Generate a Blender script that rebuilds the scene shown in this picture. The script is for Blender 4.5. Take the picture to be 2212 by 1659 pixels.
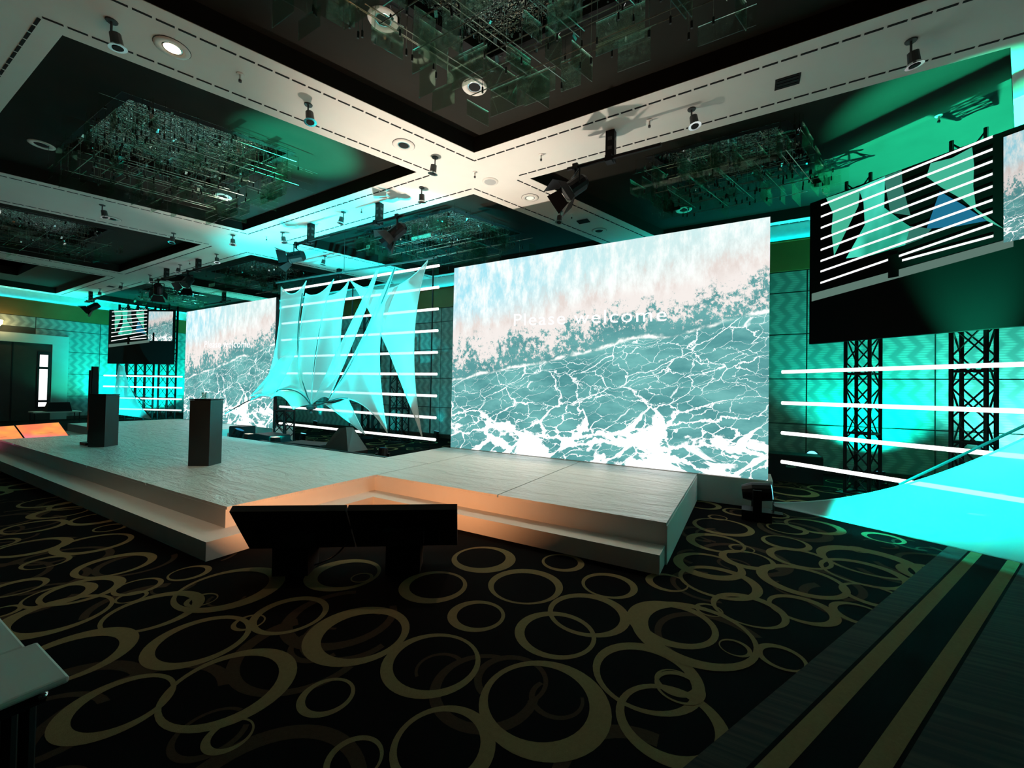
import bpy, bmesh, math, random
from mathutils import Matrix, Vector
import numpy as np

random.seed(7)
for o in list(bpy.data.objects):
    bpy.data.objects.remove(o, do_unlink=True)
SC = bpy.context.scene
COL = SC.collection

# ------------------------------------------------------------------ camera
# world: X runs along the LED walls, Y points at them, Z up, metres
F_PX, CX, CY = 890.0, 1106.0, 829.5
_n = np.array([.0185, 1, -14 / F_PX]); _n /= np.linalg.norm(_n)
def _ray(x, y): return np.array([x - CX, -(y - CY), -F_PX])
def _hz(v):
    v = v - _n * (v @ _n)
    return v / np.linalg.norm(v)
_Y = _hz(_ray(1612, 853)); _X = np.cross(_Y, _n)
_R = np.array([_X, _Y, _n])
EYE = np.array([0, 0, 1.65])
def at(x, y, z=None, Y=None, X=None):
    """point of a known plane (height z, depth Y or side X) seen along a line of sight"""
    d = _R @ _ray(x, y)
    if z is not None: t = (z - EYE[2]) / d[2]
    elif Y is not None: t = (Y - EYE[1]) / d[1]
    else: t = (X - EYE[0]) / d[0]
    return Vector(EYE + t * d)
def depth(p):
    return float((np.array(p) - EYE) @ (_R @ np.array([0, 0, -1.0])))

cam = bpy.data.cameras.new('camera'); camo = bpy.data.objects.new('camera', cam)
COL.objects.link(camo); SC.camera = camo
cam.sensor_width = 36; cam.lens = F_PX / 2212 * 36; cam.clip_end = 200
M4 = Matrix.Identity(4)
for i in range(3):
    for j in range(3): M4[i][j] = _R[i][j]
    M4[i][3] = EYE[i]
camo.matrix_world = M4

# ------------------------------------------------------------------ world and exposure
w = bpy.data.worlds.new('world'); SC.world = w; w.use_nodes = True
w.node_tree.nodes['Background'].inputs[0].default_value = (.02, .05, .04, 1)
w.node_tree.nodes['Background'].inputs[1].default_value = .02
vs = SC.view_settings
vs.view_transform = 'Standard'; vs.look = 'None'; vs.exposure = .12; vs.gamma = 1; vs.use_curve_mapping = False

# ------------------------------------------------------------------ materials
class NT:
    """small node-graph helper"""
    def __init__(s, name):
        s.m = bpy.data.materials.new(name); s.m.use_nodes = True
        s.t = s.m.node_tree; s.t.nodes.clear()
        s.out = s.t.nodes.new('ShaderNodeOutputMaterial')
    def node(s, kind, **kw):
        n = s.t.nodes.new('ShaderNode' + kind)
        for k, v in kw.items(): setattr(n, k, v)
        return n
    def put(s, inp, v):
        if hasattr(v, 'is_linked') or isinstance(v, bpy.types.NodeSocket): s.t.links.new(v, inp)
        elif isinstance(v, (tuple, list)) and len(v) == 3 and inp.type == 'RGBA': inp.default_value = (*v, 1)
        else: inp.default_value = v
    def math(s, op, a, b=0.0, c=None, clamp=False):
        n = s.node('Math', operation=op, use_clamp=clamp)
        s.put(n.inputs[0], a); s.put(n.inputs[1], b)
        if c is not None: s.put(n.inputs[2], c)
        return n.outputs[0]
    def mix(s, fac, a, b):
        n = s.node('Mix', data_type='RGBA'); s.put(n.inputs[0], fac)
        s.put(n.inputs[6], a); s.put(n.inputs[7], b); return n.outputs[2]
    def smooth(s, x, lo, hi):
        n = s.node('MapRange', interpolation_type='SMOOTHSTEP', clamp=True)
        s.put(n.inputs[0], x); s.put(n.inputs[1], lo); s.put(n.inputs[2], hi); return n.outputs[0]
    def vec(s, x, y, z=0.0):
        n = s.node('CombineXYZ'); s.put(n.inputs[0], x); s.put(n.inputs[1], y); s.put(n.inputs[2], z); return n.outputs[0]
    def sep(s, v):
        n = s.node('SeparateXYZ'); s.put(n.inputs[0], v); return n.outputs
    def noise(s, v, scale, detail=4, rough=.55, dist=0.0):
        n = s.node('TexNoise'); s.put(n.inputs['Vector'], v); n.inputs['Scale'].default_value = scale
        n.inputs['Detail'].default_value = detail; n.inputs['Roughness'].default_value = rough
        n.inputs['Distortion'].default_value = dist; return n.outputs
    def voro(s, v, scale, feature='F1', rnd=1.0):
        n = s.node('TexVoronoi', feature=feature); s.put(n.inputs['Vector'], v)
        n.inputs['Scale'].default_value = scale; n.inputs['Randomness'].default_value = rnd; return n.outputs
    def coord(s, which='Object'): return s.node('TexCoord').outputs[which]
    def bsdf(s, **kw):
        n = s.node('BsdfPrincipled')
        for k, v in kw.items(): s.put(n.inputs[k], v)
        return n
    def bump(s, h, strength=.3, dist=.01):
        n = s.node('Bump'); n.inputs['Strength'].default_value = strength; n.inputs['Distance'].default_value = dist
        s.put(n.inputs['Height'], h); return n.outputs[0]
    def done(s, sh):
        s.t.links.new(sh if isinstance(sh, bpy.types.NodeSocket) else sh.outputs[0], s.out.inputs[0]); return s.m

def plain(name, col, rough=.6, metal=0.0, var=.15, scale=8.0, bump=0.0, spec=.5):
    t = NT(name); g = t.node('NewGeometry').outputs['Position']
    f = t.noise(g, scale)[0]
    c = t.mix(f, tuple(x * (1 - var) for x in col), tuple(min(1, x * (1 + var)) for x in col))
    b = t.bsdf(**{'Base Color': c, 'Roughness': rough, 'Metallic': metal, 'Specular IOR Level': spec})
    if bump: t.put(b.inputs['Normal'], t.bump(t.noise(g, scale * 6)[0], bump))
    return t.done(b)
def glow(name, col, strength):
    t = NT(name); e = t.node('Emission'); t.put(e.inputs[0], col); e.inputs[1].default_value = strength
    return t.done(e)

M = {}
M['black'] = plain('black_metal', (.0045, .0045, .005), .5, 0, .15, 8, 0, .25)
M['blacksoft'] = plain('black_cloth', (.006, .006, .007), .9)
M['grey'] = plain('dark_grey_paint', (.05, .055, .055), .5)
M['chrome'] = plain('chrome', (.75, .75, .75), .12, 1.0, .03)
M['beam'] = plain('cream_ceiling_paint', (.74, .71, .66), .8, 0, .04, 3)
M['coffer'] = plain('dark_bronze_ceiling_paint', (.019, .018, .014), .8, 0, .25, 2, 0, .15)
M['slot'] = plain('dark_air_slot', (.006, .006, .006), .9)
M['white'] = plain('white_stage_paint', (.78, .76, .72), .55, 0, .04, 4)
M['clothwhite'] = plain('white_tabletop', (.7, .68, .6), .6, 0, .05, 6)
M['lectern'] = plain('charcoal_laminate', (.028, .034, .032), .45, 0, .15, 5)
M['wood'] = plain('dark_wood_door', (.035, .016, .010), .5, 0, .4, 6)
M['frame'] = plain('pale_stone_surround', (.42, .43, .42), .7, 0, .1, 3)
M['carpet'] = plain('black_carpet', (.0022, .0018, .002), .95, 0, .5, 60, .5, 0.05)
M['tan'] = plain('tan_carpet_yarn', (.19, .136, .064), .95, 0, .18, 45, .5, 0.05)
M['brown'] = plain('brown_carpet_yarn', (.045, .026, .016), .95, 0, .35, 60, .5, 0.05)
M['border'] = None
M['bulb'] = glow('lit_lamp_face', (1, .78, .45), 6)
M['bulbdim'] = glow('dim_lamp_face', (1, .93, .75), 1.0)
M['sconce'] = glow('warm_sconce_light', (1, .72, .25), 8)
M['daylight'] = glow('daylight_behind_glass', (1, 1, 1), 1.5)
M['tube'] = glow('white_led_tube', (1, .99, .96), 2.0)
M['cyanlens'] = glow('cyan_lamp_lens', (.15, .75, 1), 2.0)
M['bluelens'] = glow('blue_lamp_lens', (.03, .25, .45), .8)

def border_mat():
    t = NT('streaked_olive_carpet'); g = t.node('NewGeometry').outputs['Position']
    x, y, z = t.sep(g)
    f = t.noise(t.vec(t.math('MULTIPLY', x, .6), t.math('MULTIPLY', y, 26)), 1.0, 3)[0]
    c = t.mix(t.smooth(f, .38, .68), (.002, .002, .0015), (.024, .021, .010))
    return t.done(t.bsdf(**{'Base Color': c, 'Roughness': .95}))
M['border'] = border_mat()

def stage_top():
    t = NT('wrinkled_white_vinyl_floor'); g = t.node('NewGeometry').outputs['Position']
    x, y, z = t.sep(g)
    v = t.vec(t.math('MULTIPLY', x, .55), t.math('MULTIPLY', y, 2.2))
    n1 = t.noise(v, 2.2, 5, .6, .8)[0]
    c = t.mix(n1, (.70, .69, .65), (.82, .80, .76))
    b = t.bsdf(**{'Base Color': c, 'Roughness': .34, 'Specular IOR Level': .6})
    t.put(b.inputs['Normal'], t.bump(t.math('ADD', n1, t.math('MULTIPLY', t.noise(v, 9, 4, .6, 1.2)[0], .25)), 1.0, .06))
    return t.done(b)
M['stagetop'] = stage_top()

def wall_mat(name, axis, z_wood):
    """grey panels with a fine zig-zag weave"""
    t = NT(name); g = t.node('NewGeometry').outputs['Position']
    s = t.sep(g); h = s[axis]; z = s[2]
    zz = t.math('PINGPONG', t.math('MULTIPLY', z, 1.0), .19)
    k = t.math('ADD', t.math('MULTIPLY', h, 1.0), t.math('MULTIPLY', zz, .75))
    st = t.math('PINGPONG', t.math('MULTIPLY', k, 1.0), .135)
    st = t.math('MULTIPLY', st, 7.4)
    fine = t.math('PINGPONG', t.math('MULTIPLY', z, 1.0), .024)
    fine = t.math('GREATER_THAN', fine, .010)
    dash = t.noise(t.vec(t.math('MULTIPLY', h, 6), t.math('MULTIPLY', z, 30)), 1.0, 2)[0]
    f = t.math('MULTIPLY', t.smooth(st, .2, .8), t.math('ADD', .35, t.math('MULTIPLY', t.math('MULTIPLY', fine, dash), 1.3)), clamp=True)
    c = t.mix(f, (.18, .20, .19), (.34, .36, .33))
    return t.done(t.bsdf(**{'Base Color': c, 'Roughness': .45, 'Specular IOR Level': .5}))
M['wallrear'] = wall_mat('zigzag_wall_panel', 0, 4.4)
M['wallleft'] = wall_mat('zigzag_wall_panel_side', 1, 4.4)
M['wallback'] = plain('dark_wall_backing', (.03, .035, .03), .8)
M['band'] = plain('gold_brown_wall_band', (.20, .12, .035), .4, .3, .3, 1.2)
M['covewall'] = plain('pale_cove_paint', (.6, .62, .6), .7)

def glass_mat():
    t = NT('chandelier_glass')
    tr = t.node('BsdfTransparent'); tr.inputs[0].default_value = (.95, .985, .96, 1)
    gl = t.node('BsdfGlossy'); gl.inputs['Roughness'].default_value = .06; gl.inputs[0].default_value = (.8, 1, .88, 1)
    fr = t.node('Fresnel'); fr.inputs[0].default_value = 1.5
    mx = t.node('MixShader'); t.put(mx.inputs[0], t.math('ADD', t.math('MULTIPLY', fr.outputs[0], .55), .015, clamp=True))
    t.t.links.new(tr.outputs[0], mx.inputs[1]); t.t.links.new(gl.outputs[0], mx.inputs[2])
    return t.done(mx)
M['glass'] = glass_mat()
def mirror_mat():
    t = NT('broken_mirror_panel'); g = t.node('NewGeometry').outputs['Position']
    v = t.voro(g, 7.0)
    b = t.bsdf(**{'Base Color': (.8, .88, .84), 'Metallic': 1.0, 'Roughness': .12})
    t.put(b.inputs['Normal'], t.bump(t.noise(g, 13, 3, .6)[0], 1.0, .16))
    return t.done(b)
M['mirror'] = mirror_mat()
M['rod'] = plain('pale_steel_rod', (.45, .52, .45), .25, .9, .1)
M['sprig'] = plain('dark_steel_fitting', (.02, .025, .02), .4, .5)

def fabric_mat():
    t = NT('white_stretch_fabric')
    d = t.node('BsdfDiffuse'); d.inputs[0].default_value = (.8, .83, .8, 1)
    l = t.node('BsdfTranslucent'); l.inputs[0].default_value = (.8, .83, .8, 1)
    tr = t.node('BsdfTransparent')
    a = t.node('MixShader'); a.inputs[0].default_value = .5
    t.t.links.new(d.outputs[0], a.inputs[1]); t.t.links.new(l.outputs[0], a.inputs[2])
    b = t.node('MixShader'); b.inputs[0].default_value = .22
    t.t.links.new(a.outputs[0], b.inputs[1]); t.t.links.new(tr.outputs[0], b.inputs[2])
    return t.done(b)
M['fabric'] = fabric_mat()

def wave_mat(name='breaking_wave_picture', gain=1.0):
    """breaking-wave footage on an LED wall, in the screen's own UV"""
    t = NT(name); uv = t.coord('UV'); u, v, _ = t.sep(uv)
    asp = t.math('MULTIPLY', u, 1.5)
    p = t.vec(asp, v)
    wob = t.noise(p, 2.4, 5)[0]; wob = t.math('SUBTRACT', wob, .5)
    wob2 = t.math('SUBTRACT', t.noise(p, 9, 5, .65)[0], .5)
    c2 = t.math('ADD', t.math('ADD', .36, t.math('MULTIPLY', u, .27)), t.math('MULTIPLY', wob, .10))
    c1 = t.math('ADD', t.math('ADD', .60, t.math('MULTIPLY', u, .20)), t.math('MULTIPLY', wob, .14))
    # water
    n1 = t.noise(t.vec(asp, t.math('MULTIPLY', v, 2.5)), 3.5, 6, .62)[0]
    teal = t.mix(t.smooth(n1, .3, .7), (.075, .275, .285), (.18, .50, .48))
    # foam web
    wx = t.math('ADD', asp, t.math('MULTIPLY', wob, .35)); wx = t.math('ADD', wx, t.math('MULTIPLY', wob2, .10))
    wy = t.math('ADD', t.math('SUBTRACT', v, t.math('MULTIPLY', u, .22)), t.math('MULTIPLY', wob2, .09))
    pv = t.vec(t.math('MULTIPLY', wx, .75), t.math('MULTIPLY', wy, 1.7))
    d1 = t.voro(pv, 5.6, 'DISTANCE_TO_EDGE')[0]
    d2 = t.voro(pv, 14, 'DISTANCE_TO_EDGE')[0]
    low = t.smooth(v, .34, .02)
    keep = t.noise(p, 5.0, 3)[0]
    th = t.math('ADD', .004, t.math('MULTIPLY', low, .075))
    th = t.math('MULTIPLY', th, t.math('MULTIPLY', t.smooth(keep, .36, .66), 1.5))
    web1 = t.math('SUBTRACT', 1.0, t.smooth(t.math('SUBTRACT', d1, th), -.006, .012))
    th2 = t.math('MULTIPLY', t.math('ADD', .004, t.math('MULTIPLY', low, .045)), t.smooth(keep, .44, .6))
    web2 = t.math('MULTIPLY', t.math('SUBTRACT', 1.0, t.smooth(t.math('SUBTRACT', d2, th2), -.006, .016)), .8)
    blobn = t.noise(t.vec(asp, t.math('MULTIPLY', v, 1.6)), 3.2, 6, .6, .4)[0]
    blob = t.smooth(t.math('SUBTRACT', blobn, t.math('MULTIPLY', t.math('MAXIMUM', t.math('SUBTRACT', v, .13), 0.0), 1.9)), .50, .53)
    foam = t.math('MAXIMUM', t.math('MAXIMUM', web1, web2), blob)
    water = t.mix(t.math('MULTIPLY', foam, .95), teal, (1.5, 1.52, 1.5))
    # mottled crest between the two lines
    mot = t.noise(t.vec(asp, t.math('MULTIPLY', v, .75)), 34, 8, .8)[0]
    rel = t.math('DIVIDE', t.math('SUBTRACT', v, c2), t.math('SUBTRACT', c1, c2))
    big = t.noise(p, 6.0, 4)[0]
    lim = t.math('ADD', t.math('SUBTRACT', .585, t.math('MULTIPLY', rel, .19)), t.math('MULTIPLY', t.math('SUBTRACT', .5, big), .45))
    mfac = t.smooth(t.math('SUBTRACT', mot, lim), -.03, .05)
    mott = t.mix(mfac, t.mix(.5, teal, (.10, .30, .31)), (.86, .80, .765))
    edge = t.math('SUBTRACT', 1.0, t.smooth(t.math('ABSOLUTE', t.math('SUBTRACT', t.math('SUBTRACT', v, c2), t.math('MULTIPLY', wob2, .075))), .003, .02))
    edge = t.math('MULTIPLY', edge, t.smooth(t.noise(p, 12, 5, .7)[0], .36, .56))
    mott = t.mix(edge, mott, (1.4, 1.35, 1.28))
    # spray above
    st = t.noise(t.vec(t.math('MULTIPLY', asp, 1.0), t.math('MULTIPLY', v, .35)), 16, 6, .7)[0]
    hi = t.math('SUBTRACT', v, c1)
    skyc = t.mix(t.smooth(u, .0, .75), (.34, .74, .86), (.58, .80, .80))
    skyc = t.mix(t.smooth(st, .38, .66), skyc, (.93, .97, .94))
    spray = t.mix(t.smooth(st, .34, .6), (.74, .66, .62), (.90, .845, .81))
    top = t.mix(t.smooth(t.math('ADD', hi, t.math('MULTIPLY', t.math('SUBTRACT', st, .5), .5)), .0, .17), spray, skyc)
    cA = t.mix(t.smooth(t.math('SUBTRACT', v, c2), -.004, .012), water, mott)
    cB = t.mix(t.smooth(t.math('ADD', t.math('SUBTRACT', v, c1), t.math('MULTIPLY', wob2, .12)), -.03, .05), cA, top)
    e = t.node('Emission'); t.put(e.inputs[0], cB); e.inputs[1].default_value = gain
    return t.done(e)
M['wave'] = wave_mat()
M['wavesmall'] = wave_mat('wave_on_relay_screen', .75)
M['text'] = glow('white_screen_lettering', (1, 1, 1), 1.6)

def orange_mat(name, gain):
    t = NT(name); uv = t.coord('UV'); u, v, _ = t.sep(uv)
    n = t.noise(t.vec(u, v), 1.6, 2)[0]
    c = t.mix(t.smooth(n, .35, .65), (1.0, .22, .10), (1.0, .40, .09))
    c = t.mix(t.smooth(t.math('ADD', v, t.math('MULTIPLY', u, -.3)), .35, -.25), c, (1.0, .12, .45))
    e = t.node('Emission'); t.put(e.inputs[0], c); e.inputs[1].default_value = gain
    return t.done(e)
M['orange'] = orange_mat('orange_pink_screen', 1.0)
M['orangehot'] = glow('bright_orange_screen', (1.0, .40, .16), 11)
def pic_sail():
    t = NT('picture_of_lit_sails'); uv = t.coord('UV'); u, v, _ = t.sep(uv)
    n = t.noise(t.vec(t.math('MULTIPLY', u, 2.0), t.math('MULTIPLY', v, .6)), 3.0, 3)[0]
    c = t.mix(t.smooth(n, .35, .7), (.015, .30, .19), (.07, .72, .52))
    e = t.node('Emission'); t.put(e.inputs[0], c); return t.done(e)
M['picsail'] = pic_sail()
M['picblue'] = glow('picture_blue_sail', (.012, .15, .26), 1.0)
M['picsail2'] = glow('picture_green_sail', (.05, .42, .27), 1.0)
M['picsail3'] = glow('picture_dim_sail', (.03, .16, .12), 1.0)
M['pictube'] = glow('picture_white_line', (1, 1, 1), 1.3)
M['picgrey'] = glow('picture_grey_stage_edge', (.10, .17, .14), 1.0)
M['screenblack'] = plain('switched_black_screen', (.003, .0035, .0035), .7, 0, .1, 8, 0, .1)

# ------------------------------------------------------------------ mesh helpers
def rotz(a): return Matrix.Rotation(a, 3, 'Z')
def wpos(o):
    p = Vector((0, 0, 0))
    while o is not None:
        p += Vector(o.location); o = o.parent
    return p
class MB:
    def __init__(s): s.v = []; s.f = []; s.uv = None; s.mi = []
    def add(s, vs, fs, mi=0):
        b = len(s.v); s.v += [Vector(p) for p in vs]; s.f += [tuple(b + i for i in f) for f in fs]; s.mi += [mi] * len(fs); return s
    def box(s, c, sz, rot=None, mi=0):
        c = Vector(c); h = [x / 2 for x in sz]; vs = []
        for dx in (-1, 1):
            for dy in (-1, 1):
                for dz in (-1, 1):
                    p = Vector((dx * h[0], dy * h[1], dz * h[2]))
                    if rot is not None: p = rot @ p
                    vs.append(c + p)
        return s.add(vs, [(0, 1, 3, 2), (4, 6, 7, 5), (0, 4, 5, 1), (2, 3, 7, 6), (0, 2, 6, 4), (1, 5, 7, 3)], mi)
    def bb(s, x0, x1, y0, y1, z0, z1, mi=0):
        return s.box(((x0 + x1) / 2, (y0 + y1) / 2, (z0 + z1) / 2), (abs(x1 - x0), abs(y1 - y0), abs(z1 - z0)), None, mi)
    def prism(s, poly, z0, z1, mi=0):
        n = len(poly); vs = [(p[0], p[1], z0) for p in poly] + [(p[0], p[1], z1) for p in poly]
        fs = [tuple(range(n - 1, -1, -1)), tuple(range(n, 2 * n))] + [(i, (i + 1) % n, n + (i + 1) % n, n + i) for i in range(n)]
        return s.add(vs, fs, mi)
    def cone(s, p0, p1, r0, r1, n=12, caps=True, mi=0):
        p0 = Vector(p0); p1 = Vector(p1); d = (p1 - p0).normalized()
        a = d.orthogonal().normalized(); b = d.cross(a)
        vs = []
        for p, r in ((p0, r0), (p1, r1)):
            for i in range(n):
                t = 2 * math.pi * i / n; vs.append(p + a * (r * math.cos(t)) + b * (r * math.sin(t)))
        fs = [(i, (i + 1) % n, n + (i + 1) % n, n + i) for i in range(n)]
        if caps: fs += [tuple(range(n - 1, -1, -1)), tuple(range(n, 2 * n))]
        return s.add(vs, fs, mi)
    def cyl(s, p0, p1, r, n=8, mi=0): return s.cone(p0, p1, r, r, n, True, mi)
    def tube(s, pts, r, n=6):
        for a, b in zip(pts[:-1], pts[1:]): s.cyl(a, b, r, n)
        return s
    def lathe(s, p, prof, n=16, rot=None, mi=0):
        p = Vector(p); vs = []
        for r, z in prof:
            for i in range(n):
                t = 2 * math.pi * i / n; q = Vector((r * math.cos(t), r * math.sin(t), z))
                if rot is not None: q = rot @ q
                vs.append(p + q)
        fs = []
        for k in range(len(prof) - 1):
            for i in range(n):
                j = (i + 1) % n; fs.append((k * n + i, k * n + j, (k + 1) * n + j, (k + 1) * n + i))
        return s.add(vs, fs, mi)
    def quad(s, a, b, c, d, mi=0): return s.add([a, b, c, d], [(0, 1, 2, 3)], mi)
    def mesh(s, name, mat, origin=Vector((0, 0, 0)), smooth=False):
        me = bpy.data.meshes.new(name)
        me.from_pydata([tuple(Vector(p) - origin) for p in s.v], [], s.f)
        for m in (mat if isinstance(mat, list) else [mat]): me.materials.append(m)
        if isinstance(mat, list): me.polygons.foreach_set('material_index', s.mi)
        if smooth: me.polygons.foreach_set('use_smooth', [True] * len(me.polygons))
        if s.uv is not None:
            l = me.uv_layers.new(name='UVMap')
            for i, q in enumerate(s.uv): l.data[i].uv = q
        me.update(); return me
    def build(s, name, mat, parent=None, origin=None, smooth=False, kind=None, label=None):
        og = Vector(origin) if origin is not None else (wpos(parent) if parent else Vector((0, 0, 0)))
        o = bpy.data.objects.new(name, s.mesh(name, mat, og, smooth)); COL.objects.link(o)
        if parent: o.parent = parent; o.location = og - wpos(parent)
        else: o.location = og
        if kind: o['kind'] = kind
        if label: o['label'] = label
        return o
def inst(me, name, parent, loc, rz=0.0, scale=None):
    o = bpy.data.objects.new(name, me); COL.objects.link(o); o.parent = parent
    o.location = Vector(loc) - (wpos(parent) if parent else Vector((0, 0, 0)))
    o.rotation_euler = (0, 0, rz)
    if scale: o.scale = scale
    return o
def tag(o, label, cat, group=None):
    o['label'] = label; o['category'] = cat
    if group: o['group'] = group
    return o
def thing(name, label, cat, loc, group=None, rz=0.0):
    o = bpy.data.objects.new(name, None); COL.objects.link(o); o.location = loc; o.rotation_euler = (0, 0, rz)
    o.empty_display_size = .1
    return tag(o, label, cat, group)
def struct(o): o['kind'] = 'structure'; return o
def copy_tree(o, loc, rz=None, label=None):
    c = o.copy(); COL.objects.link(c); c.location = loc
    if rz is not None: c.rotation_euler = (0, 0, rz)
    if label: c['label'] = label
    for ch in o.children:
        d = ch.copy(); COL.objects.link(d); d.parent = c
        for g in ch.children:
            e = g.copy(); COL.objects.link(e); e.parent = d
            for h in g.children: pass
    return c
def lamp(name, kind, parent, loc, energy, color, aim=None, **kw):
    l = bpy.data.lights.new(name, kind); l.energy = energy; l.color = color
    for k, v in kw.items(): setattr(l, k, v)
    o = bpy.data.objects.new(name, l); COL.objects.link(o)
    if parent: o.parent = parent; o.location = Vector(loc) - wpos(parent)
    else: o.location = loc
    if aim is not None:
        o.rotation_euler = (Vector(aim) - Vector(loc)).to_track_quat('-Z', 'Y').to_euler()
    return o
def ordn(i): return ['first', 'second', 'third', 'fourth', 'fifth', 'sixth', 'seventh', 'eighth', 'ninth', 'tenth', 'eleventh', 'twelfth', 'thirteenth', 'fourteenth', 'fifteenth', 'sixteenth', 'seventeenth', 'eighteenth'][i]

# ================================================================== SETTING
XL, XR, YF, YR = -26.6, 9.0, -7.0, 11.0      # room shell
ZC = 5.5                                      # underside of ceiling beams
ZT = 5.75                                     # coffer ceilings

floor = struct(MB().bb(XL - .3, XR + .3, YF - .3, YR + .3, -.2, 0).build('floor', M['carpet']))

# ---- carpet rings (printed pattern, laid in the carpet)
rng = random.Random(11)
def ring(mb, c, R, z, ecc=None, th=None, arc=None, n=44):
    a0 = rng.uniform(0, 6.28) if ecc is None else ecc
    thin, thick = (rng.uniform(.07, .14), rng.uniform(.24, .36)) if th is None else th
    r = R * (1 - (thin + thick) / 2); off = R * (thick - thin) / 2
    lo, hi = arc if arc else (0, 2 * math.pi)
    vs = []; closed = arc is None
    m = n if closed else n + 1
    for i in range(m):
        t = lo + (hi - lo) * i / n
        vs.append((c[0] + R * math.cos(t), c[1] + R * math.sin(t) , z))
        vs.append((c[0] + off * math.cos(a0) + r * math.cos(t), c[1] + off * math.sin(a0) + r * math.sin(t), z))
    fs = []
    for i in range(n):
        j = (i + 1) % m; fs.append((2 * i, 2 * j, 2 * j + 1, 2 * i + 1))
    mb.add(vs, fs)
traced = [(1045,1207,71),(1216,1215,47),(936,1266,75),(1135,1264,83),(1029,1329,64),(773,1368,112),(1271,1325,90),(1199,1368,90),
 (932,1431,109),(1176,1520,146),(958,1610,116),(1316,1264,61),(1450,1345,95),(1397,1458,118),(1460,1475,45),(1450,1560,120),(627,1327,79),
 (705,1505,60),(765,1640,63),(782,1248,24),(742,1240,80),(334,1319,90),(435,1296,31),(537,1345,33),(430,1383,100),(500,1480,130),(493,1590,50),
 (160,1415,108),(250,1525,105),(130,1285,60),(120,1330,95),(1561,1138,62),(1550,1118,20),(1700,1142,40),(1545,1172,60),(1602,1185,26),
 (1725,1205,62),(1613,1209,56),(1530,1222,73),(1553,1257,84),(1730,1254,86),(1877,1213,95),(1866,1238,81),(1617,1317,76),(1734,1317,68),
 (1888,1287,62),(1857,1327,55),(1495,1365,130),(1588,1400,33),(1687,1420,50),(1468,1485,53),(1440,1258,45),(75,1138,52),(72,1182,62),
 (202,1175,67),(215,1120,50),(240,1140,30),(100,1215,40),(250,1220,70),(180,1275,70),(410,1238,40),(500,1270,105),(35,1270,50),(1710,1062,50),(1790,1058,40)]
rings = MB(); done = []
k = 0
for (px, py, hw) in traced:
    c = at(px, py, z=0)
    R = hw * depth(c) / F_PX * .97
    ring(rings, c, R, .0006 + .00004 * k); done.append((c.x, c.y, R)); k += 1
tries = 0
while tries < 5000 and len(done) < 420:
    tries += 1
    x, y = rng.uniform(-17, 2.6), rng.uniform(-1.5, 10.5); R = rng.choice([.1, .16, .2, .24, .28, .32])
    if -14.2 < x < -.6 and 2 < y < 7: continue
    if x + 3.6 > 0 and y < 3.4 and y > .2 and x < .9: continue
    if any((x - a) ** 2 + (y - b) ** 2 < (.62 * (R + r)) ** 2 for a, b, r in done): continue
    done.append((x, y, R)); ring(rings, (x, y), R, .0006 + .00001 * len(done))
rings.build('ring_pattern', M['tan'], floor, kind='stuff')
dim = MB()
for i in range(420):
    x, y = rng.uniform(-12, 2.4), rng.uniform(-1, 9.5); R = rng.uniform(.12, .42)
    a = rng.uniform(0, 6.28)
    if -13 < x < -.7 and 2.3 < y < 7: continue
    ring(dim, (x, y), R, .0003 + .0000005 * i, th=(.12, .22), arc=(a, a + rng.uniform(2.2, 5.6)), n=28)
dim.build('dark_ring_pattern', M['brown'], floor, kind='stuff')
# woven border strips on the right
def border_line(p, q, wdt_dir, z, name, mat):
    pass
SL = .494
def bstrip(x0a, x0b, z, mat, y0=-6.8, y1=10.8):
    """strip between two slanted lines given by their x at y=2.3"""
    f = lambda x, y: x + SL * (y - 2.3)
    return MB().prism([(f(x0a, y0), y0), (f(x0b, y0), y0), (min(f(x0b, y1), 8.9), y1), (min(f(x0a, y1), 8.8), y1)], z - .0015, z)
bstrip(-.07, .10, .0092, None).build('streaked_border', M['border'], floor)
bstrip(.122, .215, .0096, None).build('border_stripe', M['tan'], floor)
bstrip(.10, 1.4, .0091, None).build('black_border', M['carpet'], floor)
bstrip(.405, .50, .0098, None).build('border_stripe', M['tan'], floor)
bstrip(.52, 1.5, .0093, None).build('streaked_border', M['border'], floor)

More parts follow.
